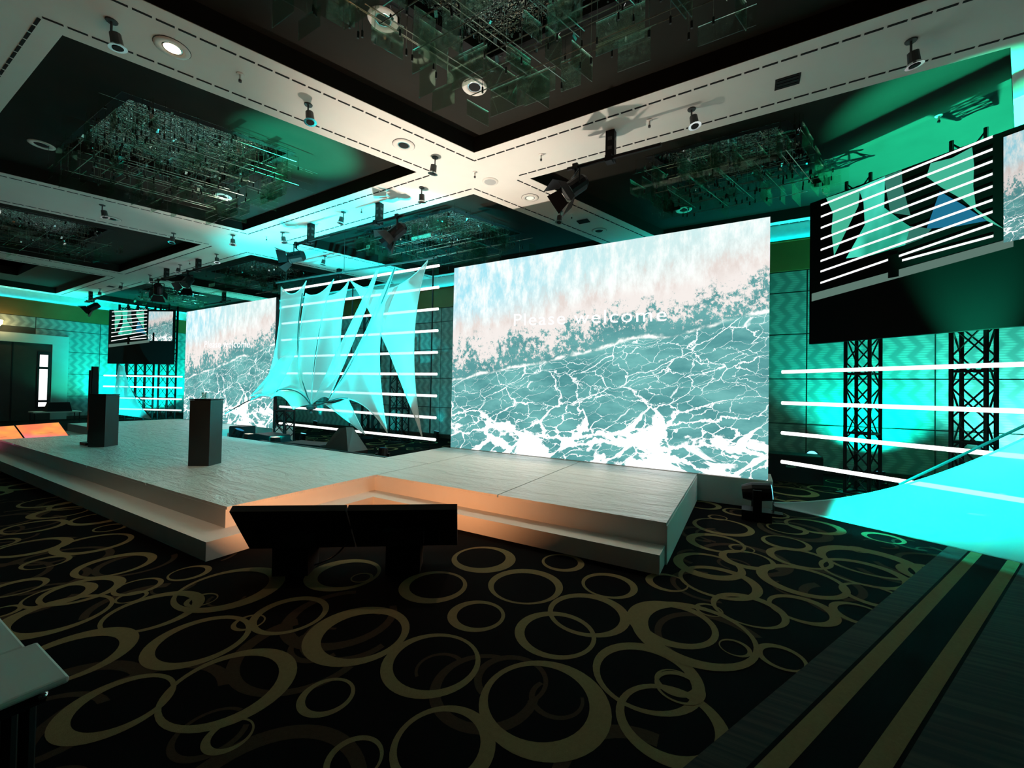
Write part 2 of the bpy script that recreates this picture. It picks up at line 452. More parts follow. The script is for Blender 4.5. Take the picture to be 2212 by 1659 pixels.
# ---- walls with separate panels
def clad_wall(name, axis, c, lo, hi, mat, sign, skip=None):
    """a wall with 2 m x 1 m panels standing 2 cm proud; joints stay dark"""
    b = MB()
    if axis == 'x': b.bb(lo, hi, c, c + sign * .25, 0, 6.3)
    else: b.bb(c, c + sign * .25, lo, hi, 0, 6.3)
    wall = struct(b.build(name, M['wallback']))
    g = .012; zs = [.12, 1.03, 2.02, 3.01, 3.95, 4.42]
    n = int(round((hi - lo) / 2.04)); x0 = 1.14 - 2.04 * 40
    while x0 < lo: x0 += 2.04
    xs = [lo] + [x0 + 2.04 * i for i in range(40) if x0 + 2.04 * i < hi - .1] + [hi]
    for a, d in zip(xs[:-1], xs[1:]):
        for z0, z1 in zip(zs[:-1], zs[1:]):
            if skip and skip((a + d) / 2, (z0 + z1) / 2): continue
            m = MB()
            if axis == 'x': m.bb(a + g, d - g, c - sign * .02, c, z0 + g, z1 - g)
            else: m.bb(c - sign * .02, c, a + g, d - g, z0 + g, z1 - g)
            m.build('panel', mat, wall)
    m = MB()
    if axis == 'x': m.bb(lo, hi, c - sign * .05, c, 4.43, 5.08)
    else: m.bb(c - sign * .05, c, lo, hi, 4.43, 5.08)
    m.build('gold_band', M['band'], wall)
    m = MB()
    if axis == 'x': m.bb(lo, hi, c - sign * .10, c, 5.08, 5.11)
    else: m.bb(c - sign * .10, c, lo, hi, 5.08, 5.11)
    m.build('cove_ledge', M['band'], wall)
    m = MB()
    if axis == 'x': m.bb(lo, hi, c - sign * .012, c, 5.11, 5.9)
    else: m.bb(c - sign * .012, c, lo, hi, 5.11, 5.9)
    m.build('cove_face', M['covewall'], wall)
    m = MB()
    if axis == 'x': m.bb(lo, hi, c - sign * .045, c, 0, .12)
    else: m.bb(c - sign * .045, c, lo, hi, 0, .12)
    m.build('skirting', M['wood'], wall)
    return wall
wall_rear = clad_wall('wall_rear', 'x', YR, XL, XR, M['wallrear'], 1)
wall_left = clad_wall('wall_left', 'y', XL, YF, YR, M['wallleft'], -1, skip=lambda y, z: y < 6.0 and y > 1.0 and z < 3.6)
struct(MB().bb(XR, XR + .25, YF, YR, 0, 6.3).build('wall_right', M['wallback']))
struct(MB().bb(XL, XR, YF - .25, YF, 0, 6.3).build('wall_front', M['wallback']))

# door opening with pale surround in the left wall
door = struct(MB().bb(XL, XL + .05, 1.0, 5.72, .0, 3.3).build('door_1', M['wood']))
MB().bb(XL, XL + .10, 5.72, 6.22, 0, 3.68).bb(XL, XL + .10, .6, 5.72, 3.3, 3.68).build('surround', M['frame'], door)
for yy in (2.2, 3.5, 4.6):
    MB().bb(XL + .05, XL + .065, yy - .02, yy + .02, 0, 3.28).build('leaf_joint', M['black'], door)
MB().bb(XL + .05, XL + .09, 5.30, 5.66, .5, 2.95).build('sidelight_frame', M['black'], door)
for z0, z1 in ((2.30, 2.82), (.86, 2.20), (.58, .76)):
    MB().bb(XL + .09, XL + .10, 5.36, 5.60, z0, z1).build('pane', M['daylight'], door)
sc = thing('wall_sconce', 'warm yellow wall sconce glowing at the far left edge', 'lamp', (XL + .02, 4.18, 4.0))
MB().bb(XL + .02, XL + .06, 4.1, 4.26, 3.85, 4.2).build('back_plate', M['chrome'], sc)
MB().lathe((XL + .14, 4.18, 3.9), [(.05, 0), (.12, .1), (.13, .24), (.05, .26)], 12).build('shade', M['sconce'], sc, smooth=True)
lamp('sconce_light', 'POINT', sc, (XL + .35, 4.18, 4.05), 25, (1, .75, .35), shadow_soft_size=.1)

# ---- ceiling: beams, coffers
yB = lambda x: 5.43 - .0115 * (x + 3.9)
yB2 = lambda x: 6.58 - .009 * (x + 4)
Y1, Y3 = 1.42, 10.78
def xa(x0, sh): return lambda y: x0 + sh * (y - 5.45)
A = [(xa(-26.15, 0), xa(-26.15, 0)), (xa(-20.2, .13), xa(-18.96, .13)), (xa(-13.07, .30), xa(-10.92, .30)),
     (xa(-5.12, .375), xa(-3.87, .38)), (xa(2.05, .40), xa(3.3, .42)), (xa(8.7, 0), xa(8.7, 0))]
ceiling = struct(MB().bb(XL - .25, XR + .25, YF - .25, YR + .25, 6.3, 6.5).build('ceiling', M['coffer']))
def yb(x, k): return {0: -3.4, 1: .25, 2: Y1, 3: yB(x), 4: yB2(x), 5: Y3}[k]
coffers = {}
def corner(fx, k):
    y = yb(-5, k)
    for _ in range(4): y = yb(fx(y), k)
    return Vector((fx(y), y, ZC))
for ri, (k0, k1) in enumerate(((0, 1), (2, 3), (4, 5))):
    for ci in range(5):
        l, r = A[ci][1], A[ci + 1][0]
        coffers[(ri, ci)] = [corner(l, k0), corner(r, k0), corner(r, k1), corner(l, k1)]
# long beams (along X) and cross beams
def beam(poly, name='beam'):
    return MB().prism(poly, ZC, 6.3).build(name, M['beam'], ceiling)
for k0, k1 in ((1, 2), (3, 4)):
    beam([(XL, yb(XL, k0)), (XR, yb(XR, k0)), (XR, yb(XR, k1)), (XL, yb(XL, k1))], 'long_beam')
beam([(XL, Y3), (XR, Y3), (XR, YR), (XL, YR)], 'edge_beam')
beam([(XL, YF), (XR, YF), (XR, -3.4), (XL, -3.4)], 'edge_beam')
for k0, k1 in ((0, 1), (2, 3), (4, 5)):
    for ai, (l, r) in enumerate(A):
        a, b, c, d = corner(l, k0), corner(r, k0), corner(r, k1), corner(l, k1)
        if ai == 0: a.x = d.x = XL
        if ai == 5: b.x = c.x = XR
        beam([(a.x, a.y), (b.x, b.y), (c.x, c.y), (d.x, d.y)], 'cross_beam')
def bil(q, s, t):
    return q[0] * (1 - s) * (1 - t) + q[1] * s * (1 - t) + q[2] * s * t + q[3] * (1 - s) * t
opens = {}
for key, q in coffers.items():
    m = MB(); e = .006
    cen = (q[0] + q[1] + q[2] + q[3]) / 4
    qi = [p + (cen - p).normalized() * e for p in q]
    up = lambda p, z: Vector((p.x, p.y, z))
    for i in range(4):
        a, b = qi[i], qi[(i + 1) % 4]
        m.quad(up(a, ZC + .004), up(b, ZC + .004), up(b, ZT), up(a, ZT))
    if key[0] >= 1 and key[1] < 4:
        s0, s1, t0, t1 = {(1, 3): (.24, .76, .22, .72), (1, 2): (.24, .76, .2, .72)}.get(key, (.27, .62, .17, .52) if key == (2, 3) else (.5, .8, .17, .6) if key == (2, 0) else (.27, .77, .17, .68))
        op = [bil(q, s0, t0), bil(q, s1, t0), bil(q, s1, t1), bil(q, s0, t1)]; opens[key] = op
        for i in range(4):
            j = (i + 1) % 4
            m.quad(up(qi[i], ZT), up(qi[j], ZT), up(op[j], ZT), up(op[i], ZT))
            m.quad(up(op[i], ZT), up(op[j], ZT), up(op[j], 6.05), up(op[i], 6.05))
    else:
        m.quad(*[up(p, ZT) for p in qi])
    m.build('coffer', M['coffer'], ceiling)
# dashed air slots beside every coffer edge
slots = MB()
for key, q in coffers.items():
    if key[0] == 0: continue
    cen = (q[0] + q[1] + q[2] + q[3]) / 4
    for i in range(4):
        a, b = q[i].copy(), q[(i + 1) % 4].copy()
        d = (b - a).normalized(); nrm = Vector((d.y, -d.x, 0))
        if nrm.dot(cen - a) > 0: nrm = -nrm
        L = (b - a).length; a = a + nrm * .19 - d * .14; L += .28; x = .02
        while x < L:
            w_ = min(.155, L - x)
            if w_ > .04:
                c = a + d * (x + w_ / 2)
                if XL + .1 < c.x < XR - .1:
                    slots.box((c.x, c.y, ZC - .002), (w_, .026, .006), rotz(math.atan2(d.y, d.x)))
            x += .185
slots.build('air_slot', M['slot'], ceiling, kind='stuff')

# ================================================================== STAGE
ST = .40
stage = thing('stage', 'low white two-tier stage with notched front between the two LED walls', 'stage', (-9.25, 4.6, 0))
def mirror_x(x): return -18.5 - x
body = MB()
body.bb(-13.85, -4.65, 2.26, 5.33, 0, ST - .03)
body.bb(-4.65, -.65, 4.22, 7.03, 0, ST - .03); body.bb(-5.65, -4.65, 5.33, 7.03, 0, ST - .03)
body.bb(-17.85, -13.85, 4.22, 7.03, 0, ST - .03); body.bb(-13.85, -12.85, 5.33, 7.03, 0, ST - .03)
body.build('skirt', M['white'], stage)
for x0, x1, y0, y1 in ((-14.14, -4.37, 1.965, 2.26), (-4.65, -4.37, 2.26, 3.945), (-4.65, -.67, 3.945, 4.22),
                       (-14.14, -13.85, 2.26, 3.945), (-17.83, -13.85, 3.945, 4.22)):
    MB().bb(x0, x1, y0, y1, 0, .18).build('step', M['white'], stage)
g = .009
def deck(x0, x1, y0, y1):
    MB().bb(x0 + g, x1 - g, y0 + g * .2, y1 - g * .2, ST - .03, ST).build('deck_panel', M['stagetop'], stage)
xs = [-13.85, -12.75, -10.70, -8.65, -6.57, -4.62]
for a, b in zip(xs[:-1], xs[1:]): deck(a - (.0 if a > -13.8 else .0), b, 2.26, 5.33)
deck(-4.62, -2.57, 4.22, 7.03); deck(-2.57, -.65, 4.22, 7.03); deck(-5.65, -4.62, 5.34, 7.03)
deck(-17.85, -15.9, 4.22, 7.03); deck(-15.9, -13.86, 4.22, 7.03); deck(-13.85, -12.85, 5.34, 7.03)

# ================================================================== LED WALLS
def text_mesh(s, size):
    cu = bpy.data.curves.new('lettering', 'FONT'); cu.body = s; cu.size = size; cu.align_x = 'LEFT'; cu.resolution_u = 3
    cu.space_character = 1.12; cu.offset = -.002
    o = bpy.data.objects.new('lettering', cu); COL.objects.link(o)
    dg = bpy.context.evaluated_depsgraph_get(); dg.update()
    me = bpy.data.meshes.new_from_object(o.evaluated_get(dg)); bpy.data.objects.remove(o); return me
def led_wall(x0, x1, label, tx0, tx1):
    y = 7.07; z0, z1 = ST + .012, 4.27
    t = thing('led_wall', label, 'screen', ((x0 + x1) / 2, y, 0))
    MB().bb(x0, x1, y + .005, y + .10, z0, z1).build('cabinet', M['black'], t)
    f = MB().quad((x0, y, z0), (x1, y, z0), (x1, y, z1), (x0, y, z1)); f.uv = [(0, 0), (1, 0), (1, 1), (0, 1)]
    f.build('screen_picture', M['wave'], t)
    MB().bb(x0 + .02, x1 + .06, y - .03, y + .62, 0, ST + .008).build('plinth', M['white'], t)
    for xx in (x0 + .5, (x0 + x1) / 2, x1 - .5):
        MB().cyl((xx, y + .45, ST), (xx, y + .13, z1 - .3), .025).cyl((xx, y + .13, ST), (xx, y + .13, z1 - .05), .025).build('rear_brace', M['black'], t)
    me = text_mesh('Please welcome', .34); me.materials.clear(); me.materials.append(M['text'])
    vs = [v.co for v in me.vertices]; wd = max(v.x for v in vs); sx = (tx1 - tx0) / wd
    for v in me.vertices:
        cx_, cy_ = v.co.x * sx, v.co.y
        v.co = Vector((tx0 + cx_, y - .004, 2.93 + cy_ * 1.0 - .10 * cx_ / (tx1 - tx0))) - wpos(t)
    o = bpy.data.objects.new('lettering', me); COL.objects.link(o); o.parent = t
    o['label'] = 'white words Please welcome'
    return t
led_wall(-5.51, .285, 'large LED wall with breaking wave and words, right half of the photo', -4.03, -1.14)
led_wall(-17.6, -12.08, 'more distant LED wall with wave picture, left of the fabric sails', -16.25, -13.4)

# ================================================================== LED TUBES
def tube_light(p, q, label, group):
    p, q = Vector(p), Vector(q)
    t = thing('led_tube', label, 'light tube', (p + q) / 2, group)
    d = (q - p).normalized()
    MB().cyl(p + d * .02, q - d * .02, .030, 10).build('tube', M['tube'], t, smooth=False)
    MB().cyl(p, p + d * .02, .031, 10).build('end_cap', M['tube'], t); MB().cyl(q - d * .02, q, .031, 10).build('end_cap', M['tube'], t)
    MB().box((p + q) / 2 + Vector((0, .036, 0)), ((q - p).length * .98, .02, .03), rotz(math.atan2(d.y, d.x))).build('back_rail', M['black'], t)
lab = ['lowest', 'second lowest', 'third from the floor', 'fourth from the floor', 'middle (fifth)', 'sixth from the floor', 'seventh from the floor', 'second highest', 'highest']
for i in range(9):
    z = .5 + .497 * i
    tube_light((-12.12, 7.3, z + .045), (-6.13, 7.3, z), lab[i] + ' white LED tube of the rack behind the fabric sails', 'LED tubes behind the sails')
rack = thing('tube_rack', 'slim dark posts carrying the centre LED tubes', 'rack', (-9.1, 7.36, 0))
for x in (-11.9, -9.1, -6.35):
    MB().bb(x - .012, x + .012, 7.348, 7.372, 0, 4.56).build('post', M['black'], rack)
WD = Vector((.815, -.575, 0)).normalized(); WN = Vector((-.575, -.815, 0)).normalized()
W0 = Vector((1.75, 8.95, 0))
lab4 = ['lowest', 'second lowest', 'second highest', 'highest']
for i, z in enumerate((.5, 1.0, 1.52, 2.06)):
    b = W0 + WN * 1.0 + Vector((0, 0, z))
    tube_light(b + WD * -.77, b + WD * 2.5, lab4[i] + ' white LED tube in front of the right trusses', 'LED tubes under the right screen')
LD = Vector((.906, .424, 0)).normalized(); LN = Vector((.424, -.906, 0)).normalized()
for i, z in enumerate((.52, 1.0, 1.5, 1.98)):
    b = Vector((-21.4, 8.5, z))
    tube_light(b - LD * 3.7, b, lab4[i] + ' white LED tube of the far left set', 'LED tubes under the far left screen')

# ================================================================== TRUSSES
def truss(base, h, wd, rz, label, group, fine=True, z0=0.0, step=.42):
    t = thing('truss_tower', label, 'truss', Vector((base[0], base[1], z0)), group)
    R = rotz(rz); c = Vector((base[0], base[1], z0)); hw = wd / 2
    cs = [c + R @ Vector((sx * hw, sy * hw, 0)) for sx, sy in ((-1, -1), (1, -1), (1, 1), (-1, 1))]
    for p in cs: MB().cyl(p + Vector((0, 0, .02)), p + Vector((0, 0, h)), .027 if fine else .042, 8).build('chord', M['black'], t)
    n = max(2, int(h / step)); dz = (h - .1) / n
    # one brace mesh per direction, shared
    for i in range(4):
        a, b = cs[i], cs[(i + 1) % 4]
        if fine:
            for k in range(n):
                z = .06 + k * dz
                MBt = MB().cyl(a + Vector((0, 0, z if k % 2 else z + dz)), b + Vector((0, 0, z + dz if k % 2 else z)), .012, 5)
                MBt.build('brace', M['black'], t)
                if i % 2 == 0:
                    MB().cyl(a + Vector((0, 0, z + dz if k % 2 else z)), b + Vector((0, 0, z if k % 2 else z + dz)), .012, 5).build('brace', M['black'], t)
        else:
            m = MB()
            for k in range(n):
                z = .06 + k * dz
                m.cyl(a + Vector((0, 0, z if k % 2 else z + dz)), b + Vector((0, 0, z + dz if k % 2 else z)), .014, 4)
            m.build('bracing', M['black'], t)
    for k in range(0, int(h / 1.0) + 1):
        z = min(.04 + k * 1.0, h - .03)
        m = MB()
        for i in range(4): m.cyl(cs[i] + Vector((0, 0, z)), cs[(i + 1) % 4] + Vector((0, 0, z)), .018, 5)
        m.build('collar_frame', M['black'], t)
    MB().box(c + Vector((0, 0, .012)), (wd + .2, wd + .2, .024), R).build('base_plate', M['black'], t)
    return t
wa = math.atan2(WD.y, WD.x)
truss(W0 + WD * -.05, 5.35, .34, wa, 'black truss tower near the big LED wall, under the right screen', 'trusses behind the right screen')
truss(W0 + WD * 1.25, 5.35, .34, wa, 'black truss tower nearest the right edge, behind LED tubes', 'trusses behind the right screen')
la = math.atan2(LD.y, LD.x)
for u, nm in ((.55, 'leftmost'), (1.45, 'middle'), (2.55, 'rightmost')):
    p = Vector((-24.8, 7.04, 0)) + LD * u - LN * .35
    truss(p, 5.2, .42, la, nm + ' of the three black trusses under the far left screen', 'trusses behind the far left screen', False, 0, .5)
truss((-9.25, 9.3), 3.9, .42, .3, 'black truss tower behind the right end of the fabric sails', 'trusses behind the sails', True)
truss((-10.85, 9.6), 4.6, .38, .3, 'dark truss tower behind the middle of the fabric sails', 'trusses behind the sails', False)
truss((-11.15, 6.85), 1.0, .34, .2, 'short truss stub holding the hub of the fabric sails', 'trusses behind the sails', True, 0, .26)

# ================================================================== RELAY SCREENS (camera feed of the stage)
def relay(p0, D, N, W, z0, z1, label):
    """p0: left lower corner on plan, D along the screen to the right, N towards the viewer"""
    H = z1 - z0
    P = lambda u, v, o=0.0: Vector(p0) + D * (u * W) + N * o + Vector((0, 0, z1 - v * H))
    t = thing('relay_screen', label, 'screen', Vector(p0) + D * (W / 2) + Vector((0, 0, z0)))
    m = MB(); a, b, c, d = P(0, 1), P(1, 1), P(1, 0), P(0, 0); k = N * -.09
    m.add([a, b, c, d, a + k, b + k, c + k, d + k], [(0, 1, 2, 3), (5, 4, 7, 6), (4, 0, 3, 7), (1, 5, 6, 2), (3, 2, 6, 7), (4, 5, 1, 0)])
    m.build('cabinet', M['screenblack'], t)
    q = lambda u0, v0, u1, v1, o: MB().quad(P(u0, v1, o), P(u1, v1, o), P(u1, v0, o), P(u0, v0, o))
    w_ = q(.615, .03, .985, .57, .003); w_.uv = [(0, 0), (1, 0), (1, 1), (0, 1)]; w_.build('wave_picture', M['wavesmall'], t)
    gm = MB(); us = [0.0, .09, .09, .17, .17, .24, .24, .32, .32, .42, .42, .5, .5, .6, .6]
    gm.quad(P(.01, .70, .002), P(.637, .60, .002), P(.637, .555, .002), P(.01, .645, .002)); gm.build('stage_edge_picture', M['picgrey'], t)
    ln = [(.032, -.003), (.112, .063), (.19, .125), (.268, .191), (.344, .256), (.421, .327), (.494, .388), (.573, .452)]
    for a_, b_ in ln:
        MB().quad(P(.048, a_ + .016, .008), P(.59, b_ + .016, .008), P(.59, b_ + .003, .008), P(.048, a_ + .003, .008)).build('tube_picture', M['pictube'], t)
    MB().quad(P(.345, .555, .008), P(.592, .530, .008), P(.592, .518, .008), P(.345, .542, .008)).build('tube_picture', M['pictube'], t)
    def sl(pts, mat, o):
        m = MB(); n = len(pts); m.add([P(u, max(v, .004), o) for u, v in pts], [tuple(range(n))[::-1]]); m.uv = [pts[i] for i in range(n - 1, -1, -1)]; m.build('sail_picture', mat, t)
    sl([(.069, .004), (.202, .012), (.195, .134), (.103, .416), (.092, .247), (.097, .122)], M['picsail2'], .003)
    sl([(.194, .012), (.288, .004), (.286, .197), (.349, .322), (.41, .432), (.354, .46), (.239, .475), (.15, .454), (.219, .269), (.214, .12)], M['picsail'], .004)
    sl([(.284, .004), (.342, .004), (.345, .102), (.37, .293), (.306, .241), (.293, .101)], M['picsail3'], .0035)
    sl([(.417, .096), (.429, .027), (.488, .041), (.54, .022), (.545, .119), (.543, .233), (.55, .359), (.616, .5), (.576, .437), (.516, .288), (.459, .185)], M['picsail2'], .0045)
    sl([(.455, .205), (.516, .317), (.576, .437), (.502, .427), (.418, .397)], M['picblue'], .005)
    sl([(.354, .46), (.37, .357), (.433, .405), (.406, .446)], M['picsail3'], .0055)
    q(.30, .50, .335, .64, .010).build('lectern_picture', M['screenblack'], t)
    q(.685, .42, .715, .60, .010).build('lectern_picture', M['screenblack'], t)
    return t
pr = W0 + WN * .35
relay(pr + WD * -.70, WD, WN, 3.78, 2.58, 5.13, 'large black relay screen with stage picture, cut by the right edge')
relay(Vector((-24.8, 7.04, 0)), LD, LN, 3.12, 2.52, 4.93, 'small distant relay screen with stage picture at far left')

# ================================================================== FABRIC SAILS
def coons(c, ctl, nu=14, nv=18, bulge=(0, 0, 0)):
    """c: corners TL,TR,BR,BL; ctl: mid control points of top,right,bottom,left"""
    def bz(a, m, b, t): return a * (1 - t) ** 2 + m * 2 * t * (1 - t) + b * t * t
    TL, TR, BR, BL = c; T, Rr, B, L = ctl; g = []
    for j in range(nv + 1):
        v = j / nv; row = []
        for i in range(nu + 1):
            u = i / nu
            p = (bz(TL, T, TR, u) * (1 - v) + bz(BL, B, BR, u) * v + bz(TL, L, BL, v) * (1 - u) + bz(TR, Rr, BR, v) * u
                 - (TL * (1 - u) * (1 - v) + TR * u * (1 - v) + BL * (1 - u) * v + BR * u * v))
            row.append(p + Vector(bulge) * (math.sin(math.pi * u) * math.sin(math.pi * v)))
        g.append(row)
    m = MB(); vs = [p for r in g for p in r]; n = nu + 1
    m.add(vs, [(j * n + i, j * n + i + 1, (j + 1) * n + i + 1, (j + 1) * n + i) for j in range(nv) for i in range(nu)])
    edge = [g[0], [r[-1] for r in g], g[-1], [r[0] for r in g]]
    return m, edge
sails = thing('fabric_sail_sculpture', 'cyan-lit stretched white fabric sails in front of the centre tubes', 'sculpture', (-9.3, 6.75, 0))
def S(cx_, cy_, y): return at(540 + cx_ * .28333, 540 + cy_ * .28333, Y=y)
def sail(corners, ctls, y4, bulge=.15, parent=sails):
    c = [S(p[0], p[1], y) for p, y in zip(corners, y4)]
    cc = []
    for i, k in enumerate(ctls):
        ya = (y4[i] + y4[(i + 1) % 4]) / 2
        cc.append(S(k[0], k[1], ya) if k else (c[i] + c[(i + 1) % 4]) / 2)
    # edges go TL-TR, TR-BR, BL-BR, TL-BL
    m, e = coons(c, [cc[0], cc[1], cc[2], cc[3]], bulge=(0, -bulge, 0))
    o = m.build('sail', M['fabric'], parent, smooth=True)
    h = MB()
    for pts in e: h.tube(pts, .011, 5)
    h.build('sail_hem', M['fabric'], o)
    return o
sail([(238, 280), (430, 235), (462, 1180), (95, 1090)], [(330, 410), (300, 700), (300, 1000), (235, 760)], (6.9, 6.7, 6.5, 6.3))
sail([(425, 330), (640, 222), (468, 1182), (372, 1060)], [(520, 390), (470, 660), (400, 1130), (350, 720)], (6.7, 6.8, 6.5, 6.5))
sail([(590, 350), (755, 232), (690, 905), (466, 1180)], [(690, 345), (670, 560), (640, 1000), (500, 720)], (6.75, 6.85, 6.6, 6.5), .1)
sail([(762, 230), (1356, 78), (1312, 1420), (1306, 1415)], [(1060, 440), (1170, 640), (1309, 1418), (1010, 560)], (6.85, 6.95, 6.75, 6.75), .18)
sail([(1098, 135), (1112, 132), (1046, 1392), (600, 1150)], [(1105, 134), (905, 640), (840, 1060), (935, 560)], (6.6, 6.6, 6.35, 6.45), .12)
sail([(968, 152), (980, 150), (600, 1130), (464, 1185)], [(974, 151), (860, 560), (560, 1090), (740, 620)], (6.7, 6.7, 6.5, 6.5), .05)
sail([(560, 1168), (742, 1130), (876, 1406), (866, 1400)], [(650, 1190), (800, 1260), (870, 1403), (700, 1260)], (6.5, 6.45, 6.3, 6.3), .04)
sail([(350, 640), (372, 700), (170, 1120), (0, 1115)], [(360, 670), (300, 930), (90, 1090), (160, 960)], (6.6, 6.6, 6.15, 6.0), .05)
sail([(160, 1130), (395, 1080), (462, 1180), (330, 1215)], [(260, 1010), (440, 1120), (400, 1175), (240, 1060)], (6.3, 6.45, 6.5, 6.4), .05)
def bez(pts, n=14):
    out = []
    for i in range(n + 1):
        t = i / n; q = list(pts)
        while len(q) > 1: q = [a * (1 - t) + b * t for a, b in zip(q[:-1], q[1:])]
        out.append(q[0])
    return out
for ctrl, ys in ((((466, 1185), (360, 1010), (200, 1010), (-190, 1250)), (6.5, 6.4, 6.2, 5.9)),
                 (((466, 1185), (340, 900), (350, 640), (400, 330)), (6.5, 6.45, 6.5, 6.6)),
                 (((466, 1185), (560, 1190), (620, 1120), (745, 1130)), (6.5, 6.45, 6.4, 6.4)),
                 (((600, 1145), (760, 900), (940, 620), (1105, 132)), (6.5, 6.45, 6.4, 6.55))):
    MB().tube(bez([S(p[0], p[1], y) for p, y in zip(ctrl, ys)]), .014, 6).build('bent_rod', M['grey'], sails)
hub = S(466, 1190, 6.5)
MB().lathe(hub + Vector((0, 0, -.10)), [(.02, 0), (.10, .02), (.12, .08), (.05, .14), (.0, .14)], 14).cyl(hub + Vector((0, 0, -.18)), hub, .04).build('hub', M['grey'], sails)
top0, top1 = S(250, 255, 6.9), S(1360, 80, 6.9)
bar = thing('suspension_bar', 'thin dark steel bar hanging over the top of the fabric sails', 'bar', (top0 + top1) / 2)
b0, b1 = S(200, 250, 6.9), S(1400, 60, 6.9)
MB().cyl(b0, b1, .024, 8).cyl(b0 + Vector((0, .12, .05)), b1 + Vector((0, .12, .05)), .018, 8).build('pipe', M['grey'], bar)
for fr in (.08, .5, .92):
    p = b0.lerp(b1, fr); MB().cyl(p, Vector((p.x, p.y, ZT - .004)), .006, 5).build('drop_wire', M['grey'], bar)
# big sail at lower right and its twin at far left
rs = thing('fabric_sail', 'wide glowing cyan fabric sail stretched low at the right edge', 'sculpture', (1.8, 6.6, 0))
c = [Vector((.34, 6.80, .16)), Vector((2.95, 6.35, 1.62)), Vector((2.75, 5.45, .14)), Vector((.36, 6.76, .13))]
m, e = coons(c, [Vector((1.75, 6.95, .30)), Vector((2.75, 5.9, .8)), Vector((1.5, 6.15, .14)), Vector((.35, 6.78, .145))], 24, 14, (0, 0, -.06))
o = m.build('sail', M['fabric'], rs, smooth=True)
h = MB(); [h.tube(p, .012, 5) for p in e]; h.build('sail_hem', M['fabric'], o)
MB().tube(bez([Vector((2.9, 6.40, 1.66)), Vector((2.2, 6.65, 1.05)), Vector((1.7, 7.0, .55))]), .016, 6).build('bent_rod', M['grey'], rs)
MB().cyl((2.9, 6.42, 0), (2.95, 6.37, 1.62), .02).build('support_post', M['grey'], rs)
MB().bb(2.7, 3.1, 6.2, 6.6, 0, .02).bb(.25, .45, 6.7, 6.86, 0, .03).build('foot_plate', M['black'], rs)
MB().cyl((.34, 6.79, .02), (.34, 6.79, .17), .012).build('anchor_post', M['grey'], rs)
MB().cyl((2.75, 5.47, 0), (2.75, 5.47, .16), .012).build('anchor_post', M['grey'], rs)
ls = thing('fabric_sail', 'distant cyan fabric sail in front of the far left trusses', 'sculpture', (-23, 7.2, 0))
lp = lambda x, y, Y_: at(x, y, Y=Y_)
c = [lp(257, 790, 6.6), lp(268, 790, 6.6), lp(326, 905, 6.7), lp(238, 893, 5.9)]
m, e = coons(c, [lp(262, 790, 6.6), lp(275, 850, 6.6), lp(285, 897, 6.3), lp(250, 830, 6.3)], 10, 10, (0, -.1, 0))
o = m.build('sail', M['fabric'], ls, smooth=True)
h = MB(); [h.tube(p, .014, 5) for p in e]; h.build('sail_hem', M['fabric'], o)
MB().tube(bez([lp(262, 790, 6.6), lp(272, 850, 6.6), lp(330, 880, 6.8)]), .02, 5).build('bent_rod', M['grey'], ls)
MB().cyl((c[0].x, c[0].y, 0), c[0], .02).cyl((c[2].x, c[2].y, 0), c[2], .02).cyl((c[3].x, c[3].y, 0), c[3], .02).build('anchor_post', M['grey'], ls)

# ================================================================== LECTERNS AND THINGS ON STAGE
def lectern(x, y, rz, label, h=1.03, wd=.31, dp=.29):
    t = thing('lectern', label, 'lectern', (x, y, ST), 'dark box lecterns')
    R = rotz(rz); c = Vector((x, y, 0))
    MB().box(c + Vector((0, 0, ST + h / 2 - .01)), (wd, dp, h - .02), R).build('body', M['lectern'], t)
    MB().box(c + Vector((0, 0, ST + h - .008)), (wd + .012, dp + .012, .016), R).build('top', M['black'], t)
    MB().box(c + Vector((0, 0, ST + .01)), (wd - .02, dp - .02, .02), R).build('toe_kick', M['black'], t)
    MB().box(c + R @ Vector((-wd / 2 - .003, 0, ST + h / 2)), (.006, dp - .02, h - .06), R).build('front_panel', M['screenblack'], t)
    return t
ra = math.atan2(3.20 - 3.05, -7.19 + 7.43)
lectern(-7.38, 3.27, ra, 'nearer dark box lectern standing centre stage with a glass on top')
lectern(-11.07, 3.12, ra, 'farther dark box lectern beside the slim column loudspeaker')
gl = thing('water_glass', 'small empty drinking glass on top of the nearer lectern', 'glass', (-7.36, 3.22, ST + 1.03))
MB().lathe((-7.36, 3.22, ST + 1.03), [(.0, .002), (.026, .002), (.034, .10), (.031, .10), (.024, .008), (.0, .008)], 16).build('tumbler', M['glass'], gl, smooth=True)
csp = thing('column_loudspeaker', 'slim black column loudspeaker rising behind the farther lectern', 'loudspeaker', (-11.52, 3.08, ST))
MB().cone((-11.52, 3.08, ST + .05), (-11.50, 3.08, ST + 1.58), .085, .06, 4).build('column', M['blacksoft'], csp)
MB().bb(-11.68, -11.36, 2.94, 3.22, ST, ST + .05).build('base', M['black'], csp)
MB().bb(-11.55, -11.45, 3.005, 3.02, ST + .3, ST + 1.5).build('grille', M['black'], csp)

